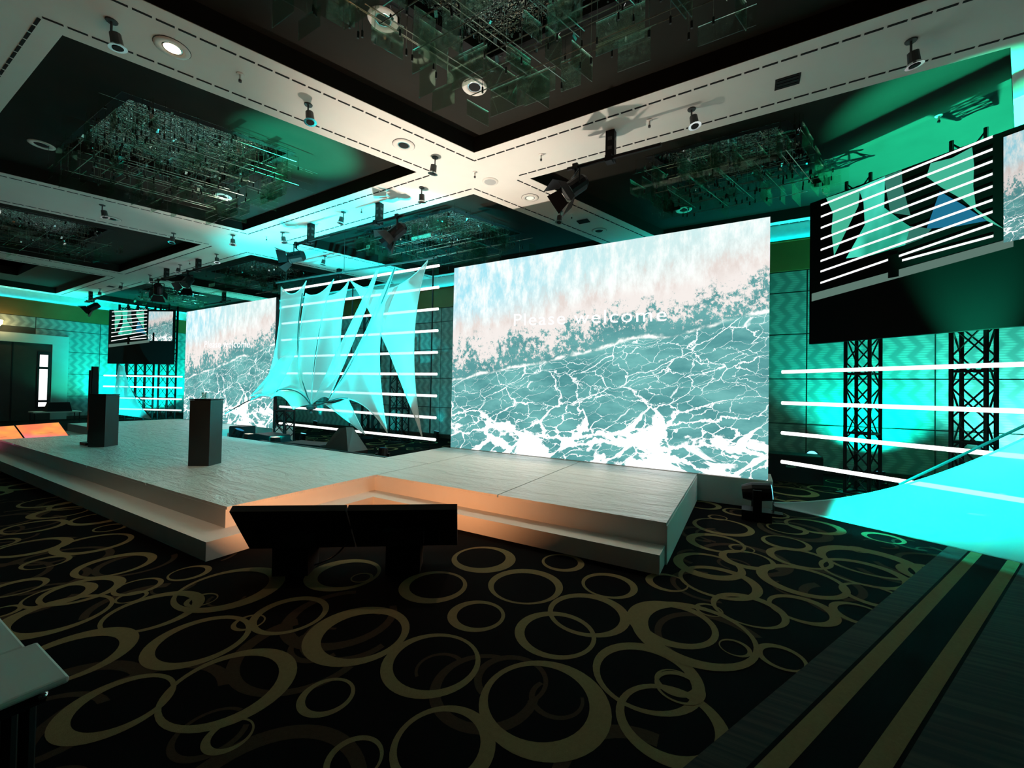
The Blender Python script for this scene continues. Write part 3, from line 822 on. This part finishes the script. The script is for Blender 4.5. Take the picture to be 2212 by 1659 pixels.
# confidence monitors in the two front notches
def monitor(cx_, cy_, D, N, label, scr='orange'):
    t = thing('confidence_monitor', label, 'monitor', (cx_, cy_, 0), 'tilted floor monitors')
    c = Vector((cx_, cy_, 0)); W, H = .945, .56; tl = math.radians(38)
    up = Vector((0, 0, 1)) * math.cos(tl) - N * math.sin(tl); nn = N * math.cos(tl) + Vector((0, 0, 1)) * math.sin(tl)
    ce = c + Vector((0, 0, .40)) + up * .0
    P = lambda u, v, o: ce + D * (u * W) + up * (v * H) + nn * o
    m = MB(); a = [P(-.5, -.5, 0), P(.5, -.5, 0), P(.5, .5, 0), P(-.5, .5, 0)]; b = [P(-.5, -.5, -.06), P(.5, -.5, -.06), P(.5, .5, -.06), P(-.5, .5, -.06)]
    m.add(a + b, [(0, 1, 2, 3), (7, 6, 5, 4), (0, 4, 5, 1), (1, 5, 6, 2), (2, 6, 7, 3), (3, 7, 4, 0)]); m.build('casing', M['blacksoft'], t)
    s = MB().quad(P(-.487, -.475, .002), P(.487, -.475, .002), P(.487, .475, .002), P(-.487, .475, .002)); s.uv = [(0, 0), (1, 0), (1, 1), (0, 1)]
    s.build('screen', M[scr], t)
    R = rotz(math.atan2(D.y, D.x))
    MB().box(c + Vector((0, 0, .14)) - N * .02, (.30, .26, .28), R).build('foot_box', M['blacksoft'], t)
    MB().box(ce - nn * .12, (.36, .22, .12), R).build('rear_box', M['blacksoft'], t)
    MB().box(P(0, 0, -.08), (.62, .05, .2), R).build('mount_plate', M['blacksoft'], t)
    return t
MD = Vector((.816, .577, 0)); MN = Vector((-.577, .816, 0))
m0 = Vector((-3.99, 1.91, 0)) - MN * .05 + Vector((.05, .17, 0))
monitor(*(m0 + MD * .48)[:2], MD, MN, 'black tilted monitor seen from behind, by the stage corner', 'orangehot')
monitor(*(m0 + MD * 1.44)[:2], MD, MN, 'black tilted monitor seen from behind, nearer the notch', 'orangehot')
MD2 = Vector((.5, -.866, 0)); MN2 = Vector((.866, .5, 0))
monitor(-14.55, 2.33, MD2, MN2, 'glowing orange tilted monitor touching the left photo edge')
monitor(-15.03, 3.16, MD2, MN2, 'glowing orange tilted monitor beside the stage left corner')
cb = MB(); pa = m0 + MD * .96
cb.tube(bez([pa + Vector((0, 0, .5)), pa + Vector((.04, -.05, .3)), pa + Vector((.0, -.05, .12)), pa + Vector((-.3, -.2, .02))]), .008, 5)
tag(cb.build('monitor_cable', M['grey']), 'thin loose cable hanging between the two black monitors', 'cable')

# ================================================================== MOVING HEADS, UPLIGHTS, BOXES
def moving_head(x, y, z, aim, label, lens, energy=0, color=(0, 1, .8), spot=60, s=1.0):
    t = thing('moving_head_light', label, 'stage light', (x, y, z), 'moving head lights')
    c = Vector((x, y, z))
    MB().bb(x - .17 * s, x + .17 * s, y - .14 * s, y + .14 * s, z, z + .13 * s).build('base', M['black'], t)
    hc = c + Vector((0, 0, .36 * s)); d = (Vector(aim) - hc).normalized()
    sd = d.cross(Vector((0, 0, 1)))
    sd = sd.normalized() if sd.length > .05 else Vector((1, 0, 0))
    for k in (-1, 1):
        q = c + sd * (k * .15 * s)
        MB().box(q + Vector((0, 0, .26 * s)), (.05 * s, .10 * s, .30 * s), rotz(math.atan2(sd.y, sd.x))).build('yoke_arm', M['black'], t)
    hd = MB().cone(hc - d * .17 * s, hc - d * .05 * s, .09 * s, .125 * s, 14).cone(hc - d * .05 * s, hc + d * .17 * s, .125 * s, .115 * s, 14).build('head', M['black'], t)
    MB().cone(hc + d * .17 * s, hc + d * .178 * s, .098 * s, .095 * s, 16).build('lens', lens, hd)
    if energy:
        lamp('beam', 'SPOT', t, hc + d * .22 * s, energy, color, aim, spot_size=math.radians(spot), spot_blend=.7, shadow_soft_size=.06)
    return t
G = (.02, 1.0, .62); CYN = (.0, .95, 1.0)
moving_head(.13, 6.42, 0, (1.9, 6.5, .55), 'black moving head with cyan lens on carpet beside LED plinth', M['cyanlens'], 1700, (0, 1, .88), 60)
moving_head(1.2, 10.55, 0, (.9, 8.0, 1.6), 'black moving head by the rear wall right of the LED wall', M['cyanlens'])
moving_head(-11.35, 5.72, 0, (-10.3, 6.7, 3.7), 'moving head with blue lens peeping out behind nearer lectern', M['bluelens'], 2000, CYN, 54)
moving_head(-24.6, 6.9, 0, (-26.4, 6.4, 3), 'small bright moving head on the floor by the left wall', M['cyanlens'], 250, G, 90, .8)
moving_head(-7.95, 6.45, 0, (-8.6, 6.85, 3.8), 'dark moving head on the floor just behind the stage, under the sails', M['bluelens'], 3000, CYN, 62, .8)
moving_head(-6.4, 6.0, 0, (-7.0, 6.95, 3.7), 'dark moving head on the floor behind the stage near the big LED wall', M['bluelens'], 2200, CYN, 56, .8)

def uplight(x, y, aim, label, energy, color, spot=70, group='floor uplights'):
    t = thing('floor_uplight', label, 'stage light', (x, y, 0), group)
    d = (Vector(aim) - Vector((x, y, .12))).normalized(); c = Vector((x, y, .14))
    MB().cone(c - d * .1, c + d * .1, .07, .09, 12).build('can', M['black'], t)
    MB().cone(c + d * .1, c + d * .105, .075, .075, 12).build('lens', M['cyanlens'], t)
    MB().bb(x - .12, x + .12, y - .015, y + .015, 0, .03).bb(x - .12, x - .10, y - .015, y + .015, 0, .15).bb(x + .10, x + .12, y - .015, y + .015, 0, .15).build('bracket', M['black'], t)
    lamp('beam', 'SPOT', t, c + d * .13, energy, color, aim, spot_size=math.radians(spot), spot_blend=.8, shadow_soft_size=.05)
    return t
uplight(2.2, 10.2, (2.2, 11, 2.6), 'small uplight at the rear wall between the right trusses', 1100, (0, 1, .75), 110)
uplight(1.25, 10.55, (1.2, 11, 3.6), 'small uplight at the rear wall just right of the LED wall', 70, (.1, 1, .7), 80)
uplight(4.6, 10.1, (4.4, 11, 2.4), 'small uplight at the rear wall beyond the right edge truss', 1100, (.1, 1, .85), 110)
uplight(-7.6, 10.75, (-7.6, 11, 1.2), 'small uplight on the rear wall beside the LED wall edge', 30, CYN, 50)
uplight(-9.0, 10.75, (-9.0, 11, 1.2), 'small uplight on the rear wall behind the truss tower', 24, CYN, 50)
uplight(-15.4, 10.75, (-15.4, 11, 1.3), 'small uplight on the rear wall seen left of the sail hub', 55, CYN, 55)
uplight(-25.9, 7.6, (-26.6, 7.9, 2.4), 'small uplight at the left wall under the far relay screen', 1300, (0, 1, .8), 110)
uplight(-25.4, 9.6, (-26.6, 9.4, 2.6), 'small uplight in the far left corner behind the trusses', 1500, (0, 1, .85), 120)
uplight(-22.5, 10.3, (-22.3, 11, 2.6), 'small uplight at the rear wall behind the rightmost far truss', 1500, (.1, 1, .8), 120)
# spots that wash ceiling panels green
uplight(3.3, 9.0, (2.75, 8.75, 5.75), 'small uplight on the floor behind the right relay screen', 21000, (.02, 1, .52), 48)
uplight(2.45, 7.2, (2.4, 7.85, 5.75), 'small uplight on the carpet under the right relay screen', 21000, (.02, 1, .52), 30)
uplight(-11.6, 7.7, (-10.9, 8.7, 5.5), 'small uplight behind the stage left of the sail hub', 420, CYN, 34)
uplight(-6.6, 5.75, (-6.75, 4.35, 5.75), 'small uplight tucked behind the stage back edge', 9000, (.03, 1, .6), 22)
uplight(-18.5, 5.2, (-20.6, 6.4, 1.1), 'small added uplight on the carpet in front of the far left sail', 1500, CYN, 60)  # unseen lamp, added so the far sail turns cyan
uplight(-9.75, 5.75, (-10.75, 6.5, 1.7), 'small added uplight under the sail hub behind the stage', 300, (.0, 1, .8), 75)  # unseen lamp, added to reach the low sail pieces left unlit
uplight(-12.6, 5.75, (-11.9, 6.7, 3.2), 'small uplight behind the stage left of all lamp boxes', 1500, CYN, 52)
# long cove strips along the walls
for nm, loc, sx, rot in (('cove_strip_rear', (-9, YR - .06, 5.13), 34, 0), ('cove_strip_side', (XL + .06, 2.5, 5.13), 16, math.pi / 2)):
    l = bpy.data.lights.new(nm, 'AREA'); l.shape = 'RECTANGLE'; l.size = sx; l.size_y = .05; l.energy = 60 if 'rear' in nm else 22; l.color = (.0, .9, 1)
    o = bpy.data.objects.new(nm, l); COL.objects.link(o); o.location = loc; o.rotation_euler = (math.pi, 0, rot)

# black boxes and covered loudspeaker behind the stage
sub = thing('covered_loudspeaker', 'cloth-covered black loudspeaker in the gap behind the stage', 'loudspeaker', (-7.35, 5.85, 0))
MB().prism([(-7.75, 5.6), (-6.95, 5.6), (-6.95, 6.1), (-7.75, 6.1)], .0, .34).build('cabinet', M['blacksoft'], sub)
m = MB(); m.add([(-7.75, 5.6, .34), (-6.95, 5.6, .34), (-6.95, 6.1, .34), (-7.75, 6.1, .34), (-7.5, 5.78, .78), (-7.25, 5.78, .82), (-7.28, 5.98, .8), (-7.48, 5.98, .76)],
                [(0, 1, 5, 4), (1, 2, 6, 5), (2, 3, 7, 6), (3, 0, 4, 7), (4, 5, 6, 7)])
m.build('cloth_cover', M['grey'], sub)
def case(x, y, sx, sy, h, rz, label):
    t = thing('flight_case', label, 'case', (x, y, 0), 'black equipment cases')
    R = rotz(rz); MB().box((x, y, h / 2), (sx, sy, h), R).build('case_body', M['blacksoft'], t)
    MB().box((x, y, h + .008), (sx * .96, sy * .96, .016), R).build('lid', M['black'], t)
    MB().box(Vector((x, y, h * .6)) + R @ Vector((0, -sy / 2 - .01, 0)), (.16, .02, .04), R).build('handle', M['chrome'], t)
case(-8.75, 6.0, 1.2, .5, .34, .1, 'long black case behind the stage left of covered loudspeaker')
case(-10.45, 6.1, .9, .5, .42, -.1, 'black case behind the stage below the sail hub')
case(-12.3, 6.35, .5, .4, .5, .2, 'small black case behind the stage right of the far LED wall')
case(.75, 9.75, 1.0, .5, .5, .0, 'low black case at the rear wall right of the LED wall')
case(-20.6, 9.1, 1.6, .5, .5, .4, 'black case on the floor by the rightmost far truss')
for x, hgt, pw, aim, nm in ((-10.55, .47, 420, (-10.0, 5.0, 5.5), 'left of the sail hub'), (-9.45, .47, 260, (-8.2, 5.0, 5.5), 'below the sail hub'), (-6.05, .3, 1400, (-4.2, 5.7, 5.5), 'added by the big LED wall')):  # last box is added, out of sight, to brighten the beam crossing
    t = thing('floor_lamp_box', 'tiny black floor lamp box at the stage back edge, ' + nm, 'stage light', (x, 5.6, 0), 'lamp boxes behind stage')
    lamp('beam', 'SPOT', t, (x, 5.6, hgt + .05), pw, (1, .84, .70), aim, spot_size=math.radians(68 if pw > 1000 else 54), spot_blend=1.0, shadow_soft_size=.08)
    MB().bb(x - .09, x + .09, 5.53, 5.67, 0, hgt).build('housing', M['black'], t)
    MB().bb(x - .08, x + .08, 5.54, 5.66, hgt, hgt + .008).build('lens', M['bulbdim'], t)
kerb = MB().bb(-9.8, -5.72, 5.42, 5.5, 0, .39)
tag(kerb.build('cable_ramp', M['black']), 'black kerb strip along the back edge of the stage', 'kerb')

# far table with black box by the door
ft = thing('folding_table', 'distant white folding table by the door with black box on it', 'table', (-23.6, 5.2, 0))
MB().bb(-24.0, -23.3, 4.6, 5.9, .46, .50).build('table_top', M['clothwhite'], ft)
for x in (-23.95, -23.35):
    for y in (4.65, 5.85): MB().cyl((x, y, 0), (x, y, .46), .02, 6).build('leg', M['chrome'], ft)
eb = thing('stage_monitor', 'black wedge loudspeaker lying on the distant folding table', 'loudspeaker', (-23.65, 5.3, .5))
MB().add([(-23.9, 4.95, .5), (-23.4, 4.95, .5), (-23.4, 5.65, .5), (-23.9, 5.65, .5), (-23.85, 5.05, .85), (-23.5, 5.05, .85), (-23.5, 5.6, .85), (-23.85, 5.6, .85)],
         [(3, 2, 1, 0), (4, 5, 6, 7), (0, 1, 5, 4), (1, 2, 6, 5), (2, 3, 7, 6), (3, 0, 4, 7)]).build('cabinet', M['blacksoft'], eb)
MB().bb(-23.39, -23.38, 5.0, 5.6, .52, .56).build('handle', M['black'], eb)

# near white tables, bottom left corner
def table(x0, x1, y0, y1, z, label):
    t = thing('white_table', label, 'table', ((x0 + x1) / 2, (y0 + y1) / 2, 0), 'near white tables')
    top = MB().bb(x0, x1, y0, y1, z - .022, z).build('table_top', M['clothwhite'], t)
    b = top.modifiers.new('bevel', 'BEVEL'); b.width = .008; b.segments = 2
    MB().bb(x0 + .04, x1 - .04, y0 + .04, y1 - .04, z - .07, z - .022).build('apron', M['black'], t)
    for x in (x0 + .07, x1 - .07):
        for y in (y0 + .07, y1 - .07): MB().cyl((x, y, 0), (x, y, z - .06), .018, 8).build('leg', M['black'], t)
    MB().lathe((x1 - .03, y1 - .05, z - .045), [(0, -.012), (.012, -.008), (.012, .008), (0, .012)], 10).build('catch', M['chrome'], t, smooth=True)
    return t
table(-2.13, -1.80, -.45, .45, .75, 'white table corner in the lower left, nearest the camera')
table(-3.4, -2.14, -.5, .425, .745, 'white table behind the nearest one, at the left edge')

# ================================================================== CEILING FITTINGS
# theatrical spotlights on short bars
def bar_mount(pb, z_bar, x0, x1, label, rz=0.0):
    """drop box under the long beam carrying a short pipe"""
    x, y = pb
    t = thing('lighting_drop', label, 'lighting bar', (x, y, ZC), 'short lighting bars under the beam')
    MB().bb(x - .065, x + .065, y - .055, y + .055, z_bar - .02, ZC).build('drop_box', M['black'], t)
    for k in (.10, .24):
        MB().bb(x - .03, x + .03, y - .06, y - .052, ZC - k - .05, ZC - k).build('socket', M['grey'], t)
        MB().bb(x + .062, x + .068, y - .03, y + .03, ZC - k - .05, ZC - k).build('socket', M['grey'], t)
    MB().cyl((x0, y - .09, z_bar), (x1, y - .09, z_bar), .028, 10).build('pipe', M['black'], t)
    MB().bb(x - .05, x + .05, y - .13, y - .02, z_bar - .05, z_bar + .04).build('clamp', M['black'], t)
    return t
def spotlight(x, y, z, d, label, s=1.0):
    """fresnel spotlight with barn doors, hung at (x,y,z), pointing along d"""
    t = thing('theatre_spotlight', label, 'spotlight', (x, y, z), 'theatre spotlights')
    c = Vector((x, y, z - .30 * s)); d = Vector(d).normalized()
    sd = d.cross(Vector((0, 0, 1))).normalized(); up = sd.cross(d)
    MB().cyl((x, y, z + .03), (x, y, z - .10 * s), .022, 8).bb(x - .04, x + .04, y - .035, y + .035, z - .03, z + .05).build('hook_clamp', M['black'], t)
    yk = MB()
    for k in (-1, 1):
        yk.cyl(Vector((x, y, z - .10 * s)) + sd * (k * .15 * s), c + sd * (k * .15 * s), .012, 6)
    yk.cyl(Vector((x, y, z - .10 * s)) - sd * .15 * s, Vector((x, y, z - .10 * s)) + sd * .15 * s, .014, 6)
    yk.build('yoke', M['black'], t)
    b = MB().cone(c - d * .20 * s, c - d * .14 * s, .09 * s, .125 * s, 14).cone(c - d * .14 * s, c + d * .12 * s, .125 * s, .125 * s, 14).cone(c + d * .12 * s, c + d * .16 * s, .135 * s, .135 * s, 14)
    b.build('body', M['black'], t)
    MB().cone(c + d * .161 * s, c + d * .166 * s, .11 * s, .11 * s, 14).build('lens', M['grey'], t)
    f = c + d * .17 * s
    for a, bb_, w0, w1, L in ((up, sd, .12, .2, .2), (-up, sd, .12, .2, .2), (sd, up, .12, .16, .17), (-sd, up, .12, .16, .17)):
        e0 = f + a * .13 * s; e1 = f + a * .24 * s + d * L * s
        p = [e0 - bb_ * w0 * s, e0 + bb_ * w0 * s, e1 + bb_ * w1 * s, e1 - bb_ * w1 * s]; k = a.cross(bb_).normalized() * 0 + (e1 - e0).cross(bb_).normalized() * .004
        MB().add(p + [q + k for q in p], [(0, 1, 2, 3), (7, 6, 5, 4), (0, 4, 5, 1), (1, 5, 6, 2), (2, 6, 7, 3), (3, 7, 4, 0)]).build('barn_door', M['black'], t)
    return t
ZB = 5.12
yb_ = 6.08
WARM = (1, .82, .6)
drops = [((1320, 285), (1226, 366), (1428, 308), (1243, 372), (-.55, -.55, -.62), 'right'),
         ((820, 440), (772, 491), (873, 461), (858, 466), (-.5, -.5, -.7), 'above the sails'),
         ((672, 484), (635, 529), (713, 504), (640, 530), (-.75, -.6, -.25), 'left of the sails'),
         ((429, 560), (395, 590), (456, 575), (406, 588), (.35, -.55, -.75), 'above the far LED wall'),
         ((360, 580), (335, 607), (380, 600), (342, 608), (-.75, .3, -.55), 'left of the far LED wall'),
         ((196, 630), (184, 652), (212, 648), (203, 650), (-.3, -.7, -.6), 'at the far left wall')]
for pb, p0, p1, ph, d, nm in drops:
    b = at(*pb, z=ZC); q0 = at(*p0, z=ZB); q1 = at(*p1, z=ZB); qh = at(*ph, z=ZB)
    y = b.y
    # keep bar parallel to the long beam under it
    xx0 = at(*p0, Y=y - .09).x; xx1 = at(*p1, Y=y - .09).x; zb = at(*p0, Y=y - .09).z
    xh = at(*ph, Y=y - .09).x
    bar_mount((b.x, y), zb, xx0, xx1, 'short black pipe on a drop box, ' + nm)
    spotlight(xh, y - .09, zb, d, 'black theatre spotlight with barn doors, ' + nm, 1.0)
for pb, nm in (((484, 632), 'near the rear wall above the far LED wall'), ((733, 581), 'near the rear wall above the sails')):
    p = at(*pb, z=ZC); bar_mount((p.x, min(p.y, 10.6)), ZC - .42, p.x - 1.4, p.x + .7, 'bare black pipe on a drop box ' + nm)

# small chrome track spots
proto_tl = None
def track_light(p, label, rz, tilt):
    global proto_tl
    if proto_tl is None:
        t = thing('track_spotlight', label, 'spotlight', (0, 0, 0), 'chrome ceiling spotlights')
        MB().cone((0, 0, -.012), (0, 0, 0), .05, .055, 12).build('canopy', M['grey'], t)
        MB().cyl((0, 0, -.13), (0, 0, -.01), .011, 8).build('stem', M['grey'], t)
        MB().cone((.05, 0, -.23), (.03, 0, -.12), .055, .05, 12).build('lamp_body', M['grey'], t)
        MB().cone((.055, 0, -.262), (.05, 0, -.235), .082, .06, 16).build('chrome_ring', M['chrome'], t)
        MB().cone((.056, 0, -.266), (.055, 0, -.262), .05, .05, 12).build('lamp_face', M['slot'], t)
        proto_tl = t; t.location = p; t.rotation_euler = (0, 0, rz); return t
    return copy_tree(proto_tl, p, rz, label)
tl = [(1968, 88, 'near the right edge of the long beam'), (1494, 236, 'on the long beam right of the crossing'), (911, 405, 'on the long beam just left of the crossing'),
      (742, 458, 'on the long beam between the two middle drop boxes'), (610, 502, 'on the long beam left of the wide cross beam drop box'), (503, 508, 'on the wide cross beam junction'),
      (468, 549, 'on the long beam right of the fourth drop box'), (389, 572, 'on the long beam above the far LED wall'), (324, 594, 'on the long beam left of the fifth drop box'),
      (264, 611, 'on the long beam beside a small dark vent'), (216, 624, 'on the long beam next to the left wall'), (940, 340, 'on the near cross beam by the crossing'),
      (666, 226, 'halfway along the near cross beam'), (241, 45, 'at the upper left end of the near cross beam'), (221, 443, 'on the wide cross beam at left'),
      (375, 504, 'on the wide cross beam nearer the long beam'), (702, 553, 'on the cyan-lit beam part over the sails'), (1210, 456, 'on the beam above the big LED wall')]
for i, (x, y, nm) in enumerate(tl):
    p = at(x, y, z=ZC - .001); key = nm.startswith('halfway')
    tlo = track_light(p, 'small chrome ceiling spotlight ' + nm, 0 if key else rng.uniform(0, 6.28), 0)
    if key: lamp('beam', 'SPOT', tlo, p + Vector((.05, .02, -.32)), 3000, CYN, (-8.9, 6.8, 2.7), spot_size=math.radians(56), spot_blend=.6, shadow_soft_size=.05)  # cyan light added for the sails; the fixture itself is unlit

proto_dl = {}
def downlight(p, lit, label, r=.16):
    key = lit
    if key not in proto_dl:
        t = thing('recessed_downlight', label, 'ceiling light', (0, 0, 0), 'recessed downlights')
        MB().lathe((0, 0, 0), [(.17, 0), (.165, -.012), (.10, -.016), (.095, -.004)], 24).build('trim', M['beam'], t, smooth=True)
        MB().lathe((0, 0, 0), [(.175, -.001), (.172, -.006), (.168, -.006)], 24).build('shadow_gap', M['grey'], t)
        MB().lathe((0, 0, 0), [(.098, -.006), (.09, -.012), (.078, -.010)], 20).build('reflector', M['chrome'], t, smooth=True)
        MB().lathe((0, 0, 0), [(.08, -.011), (.04, -.013), (.0, -.013)], 16).build('lamp_face', M[{0: 'slot', 1: 'bulb', 2: 'bulbdim'}[lit]], t)
        proto_dl[key] = t; t.location = p; return t
    return copy_tree(proto_dl[key], p, 0, label)
for x, y, z, lit, nm in ((372, 103, ZC, 1, 'brightly lit recessed downlight, upper left on near cross beam'), (872, 313, ZC, 0, 'unlit recessed downlight on near cross beam beside a chrome spot'),
                         (1145, 427, ZC, 2, 'dimly lit cream recessed downlight right of the beam crossing'), (241, 472, ZC, 0, 'small unlit downlight on the wide cross beam at left'),
                         (1294, 498, ZC, 0, 'unlit downlight on the beam just above the big LED wall'), (1025, 187, ZT, 0, 'unlit downlight in the top coffer below the chandelier corner'),
                         (1477, 453, ZT, 0, 'unlit downlight in the coffer over the big LED wall'), (90, 312, ZT, 0, 'unlit downlight at the left end of the left coffer'),
                         (481, 424, ZT, 0, 'unlit downlight at the far side of the left coffer'), (828, 41, ZT, 0, 'unlit downlight at the left side of the top coffer')):
    p = at(x, y, z=z)
    dl = downlight(Vector((p.x, p.y, z)), lit, nm)
    if lit: lamp('beam', 'SPOT', dl, (p.x, p.y, z - .03), {1: 110, 2: 520}[lit], (1, .80, .56), (p.x, p.y - (.6 if lit == 2 else 0), 0), spot_size=math.radians({1: 75, 2: 100}[lit]), spot_blend=.8, shadow_soft_size=.08)
sp = thing('ceiling_speaker', 'round white ceiling loudspeaker grille at the beam crossing', 'loudspeaker', at(1059, 392, z=ZC))
pz = at(1059, 392, z=ZC)
MB().lathe(pz, [(.15, 0), (.145, -.01), (.11, -.014)], 24).build('rim', M['beam'], sp, smooth=True)
MB().lathe(pz, [(.11, -.014), (.05, -.018), (0, -.018)], 20).build('grille', M['frame'], sp)
proto_sp = None
for x, y, z, nm in ((519, 160, ZC, 'on the near cross beam'), (1026, 372, ZC, 'at the beam crossing'), (1235, 462, ZC, 'on the beam above the big LED wall'), (1403, 260, ZC, 'on the long beam right of the crossing'),
                    (2028, 250, ZT, 'in the green-lit coffer'), (781, 450, ZC, 'on the long beam over the sails'), (576, 511, ZC, 'on the long beam near the wide cross beam'), (410, 564, ZC, 'on the long beam over the far LED wall'),
                    (1169, 334, ZC, 'right of the top coffer corner')):
    p = at(x, y, z=z)
    if proto_sp is None:
        t = thing('sprinkler_head', 'small sprinkler head ' + nm, 'sprinkler', (0, 0, 0), 'ceiling sprinklers')
        MB().lathe((0, 0, 0), [(.045, 0), (.04, -.008), (.012, -.01), (.012, -.07), (.0, -.07)], 12).build('plate_and_pipe', M['beam'], t)
        MB().lathe((0, 0, -.07), [(.0, 0), (.018, -.002), (.018, -.03), (.0, -.032)], 8).build('nozzle', M['grey'], t)
        proto_sp = t; t.location = (p.x, p.y, z)
    else: copy_tree(proto_sp, (p.x, p.y, z), 0, 'small sprinkler head ' + nm)
for x, y, nm in ((1701, 176, 'small dark square vent on the long beam at right'), (1260, 478, 'small dark vent on the beam above the big LED wall'), (240, 619, 'small dark vent on the long beam at far left')):
    p = at(x, y, z=ZC); t = thing('ceiling_vent', nm, 'vent', p, 'small ceiling vents')
    MB().bb(p.x - .13, p.x + .13, p.y - .10, p.y + .10, ZC - .008, ZC).build('plate', M['slot'], t)
    for k in range(3): MB().bb(p.x - .11, p.x + .11, p.y - .07 + .06 * k, p.y - .055 + .06 * k, ZC - .014, ZC - .008).build('slat', M['black'], t)

# ================================================================== CHANDELIERS
plate_cache = {}
def chandelier(key, label, nu, nv, nplates, seed, zt=5.62, zb=5.08):
    q = opens[key]; r = random.Random(seed)
    cen = (q[0] + q[1] + q[2] + q[3]) / 4
    t = thing('glass_chandelier', label, 'chandelier', Vector((cen.x, cen.y, zt)), 'glass lattice chandeliers')
    q = [p + (p - cen).normalized() * .22 for p in q]
    # mirrored panel in the recess and dark frame
    o = opens[key]
    MB().quad(*[Vector((p.x, p.y, 6.0)) for p in o]).build('mirror_panel', M['mirror'], t)
    m = MB()
    for i in range(4):
        a, b = o[i], o[(i + 1) % 4]; ai = a + (cen - a).normalized() * .16; bi = b + (cen - b).normalized() * .16
        m.quad(Vector((a.x, a.y, ZT - .004)), Vector((b.x, b.y, ZT - .004)), Vector((bi.x, bi.y, ZT - .004)), Vector((ai.x, ai.y, ZT - .004)))
    m.build('recess_frame', M['blacksoft'], t)
    d1 = (q[1] - q[0]).normalized(); d2 = (q[3] - q[0]).normalized()
    a1, a2 = math.atan2(d1.y, d1.x), math.atan2(d2.y, d2.x)
    levels = [zt - .02, zt - .2, zt - .34]
    for i in range(nu):
        s = (i + .5) / nu; z = levels[i % 3] + r.uniform(-.03, .03); e0, e1 = r.uniform(-.02, .25), r.uniform(.75, 1.02)
        MB().cyl(_z(bil(q, s, e0), z), _z(bil(q, s, e1), z), .006, 5).build('rod', M['rod'], t)
    for i in range(nv):
        s = (i + .5) / nv; z = levels[(i + 1) % 3] + r.uniform(-.03, .03); e0, e1 = r.uniform(-.02, .25), r.uniform(.75, 1.02)
        MB().cyl(_z(bil(q, e0, s), z), _z(bil(q, e1, s), z), .006, 5).build('rod', M['rod'], t)
    for i in range(nplates):
        s, v = r.uniform(.0, 1), r.uniform(.0, 1)
        if r.random() < .45:
            if r.random() < .5: s = r.choice([.0, 1.0])
            else: v = r.choice([.0, 1.0])
        w_, h_ = r.choice([.25, .35, .5]), r.choice([.2, .28, .36])
        kk = (w_, h_)
        if kk not in plate_cache:
            plate_cache[kk] = MB().bb(-w_ / 2, w_ / 2, -.004, .004, -h_, 0).mesh('glass_plate', M['glass'])
        p = bil(q, s, v); z = min(zt, zb + h_ + r.uniform(0, .16))
        inst(plate_cache[kk], 'glass_plate', t, Vector((p.x, p.y, z)), r.choice([a1, a2]))
    fit = MB(); hang = MB()
    for i in range(int(nplates * 2.2)):
        p = bil(q, r.random(), r.random()); z = r.choice(levels) - .02
        fit.cyl(_z(p, z - .07), _z(p, z), .012, 5)
        hang.cyl(_z(p, z), _z(p, 5.98), .0035, 4)
    cr = MB()
    for i in range(int(nplates * 5)):
        p = bil(q, r.uniform(.05, .95), r.uniform(.05, .95)); c_ = _z(p, r.uniform(zt - .1, 5.95)); a_ = r.uniform(0, 3.1); b_ = r.uniform(-.9, .9)
        e_ = Matrix.Rotation(a_, 3, 'Z') @ Matrix.Rotation(b_, 3, 'X'); k_ = r.uniform(.02, .045)
        cr.box(c_, (k_, .004, k_ * 1.6), e_)
    cr.build('crystal_drop', M['chrome'], t, kind='stuff')
    fit.build('steel_fitting', M['sprig'], t, kind='stuff'); hang.build('hanger', M['rod'], t, kind='stuff')
    return t
def _z(p, z): return Vector((p.x, p.y, z))
chandelier((1, 3), 'glass lattice chandelier at the top centre, nearest the camera', 16, 16, 70, 1)
chandelier((1, 2), 'glass lattice chandelier in the big left coffer', 16, 14, 80, 2)
chandelier((2, 3), 'green-lit glass lattice chandelier over the big LED wall', 16, 14, 80, 3)
chandelier((2, 2), 'glass lattice chandelier behind the spotlight over the sails', 14, 12, 60, 4)
chandelier((1, 1), 'glass lattice chandelier with a green gleam in the second left coffer', 12, 10, 40, 5)
chandelier((2, 1), 'distant glass lattice chandelier above the far LED wall', 12, 10, 40, 6)
chandelier((2, 0), 'smallest distant glass chandelier in the far left corner coffer', 10, 8, 24, 8)
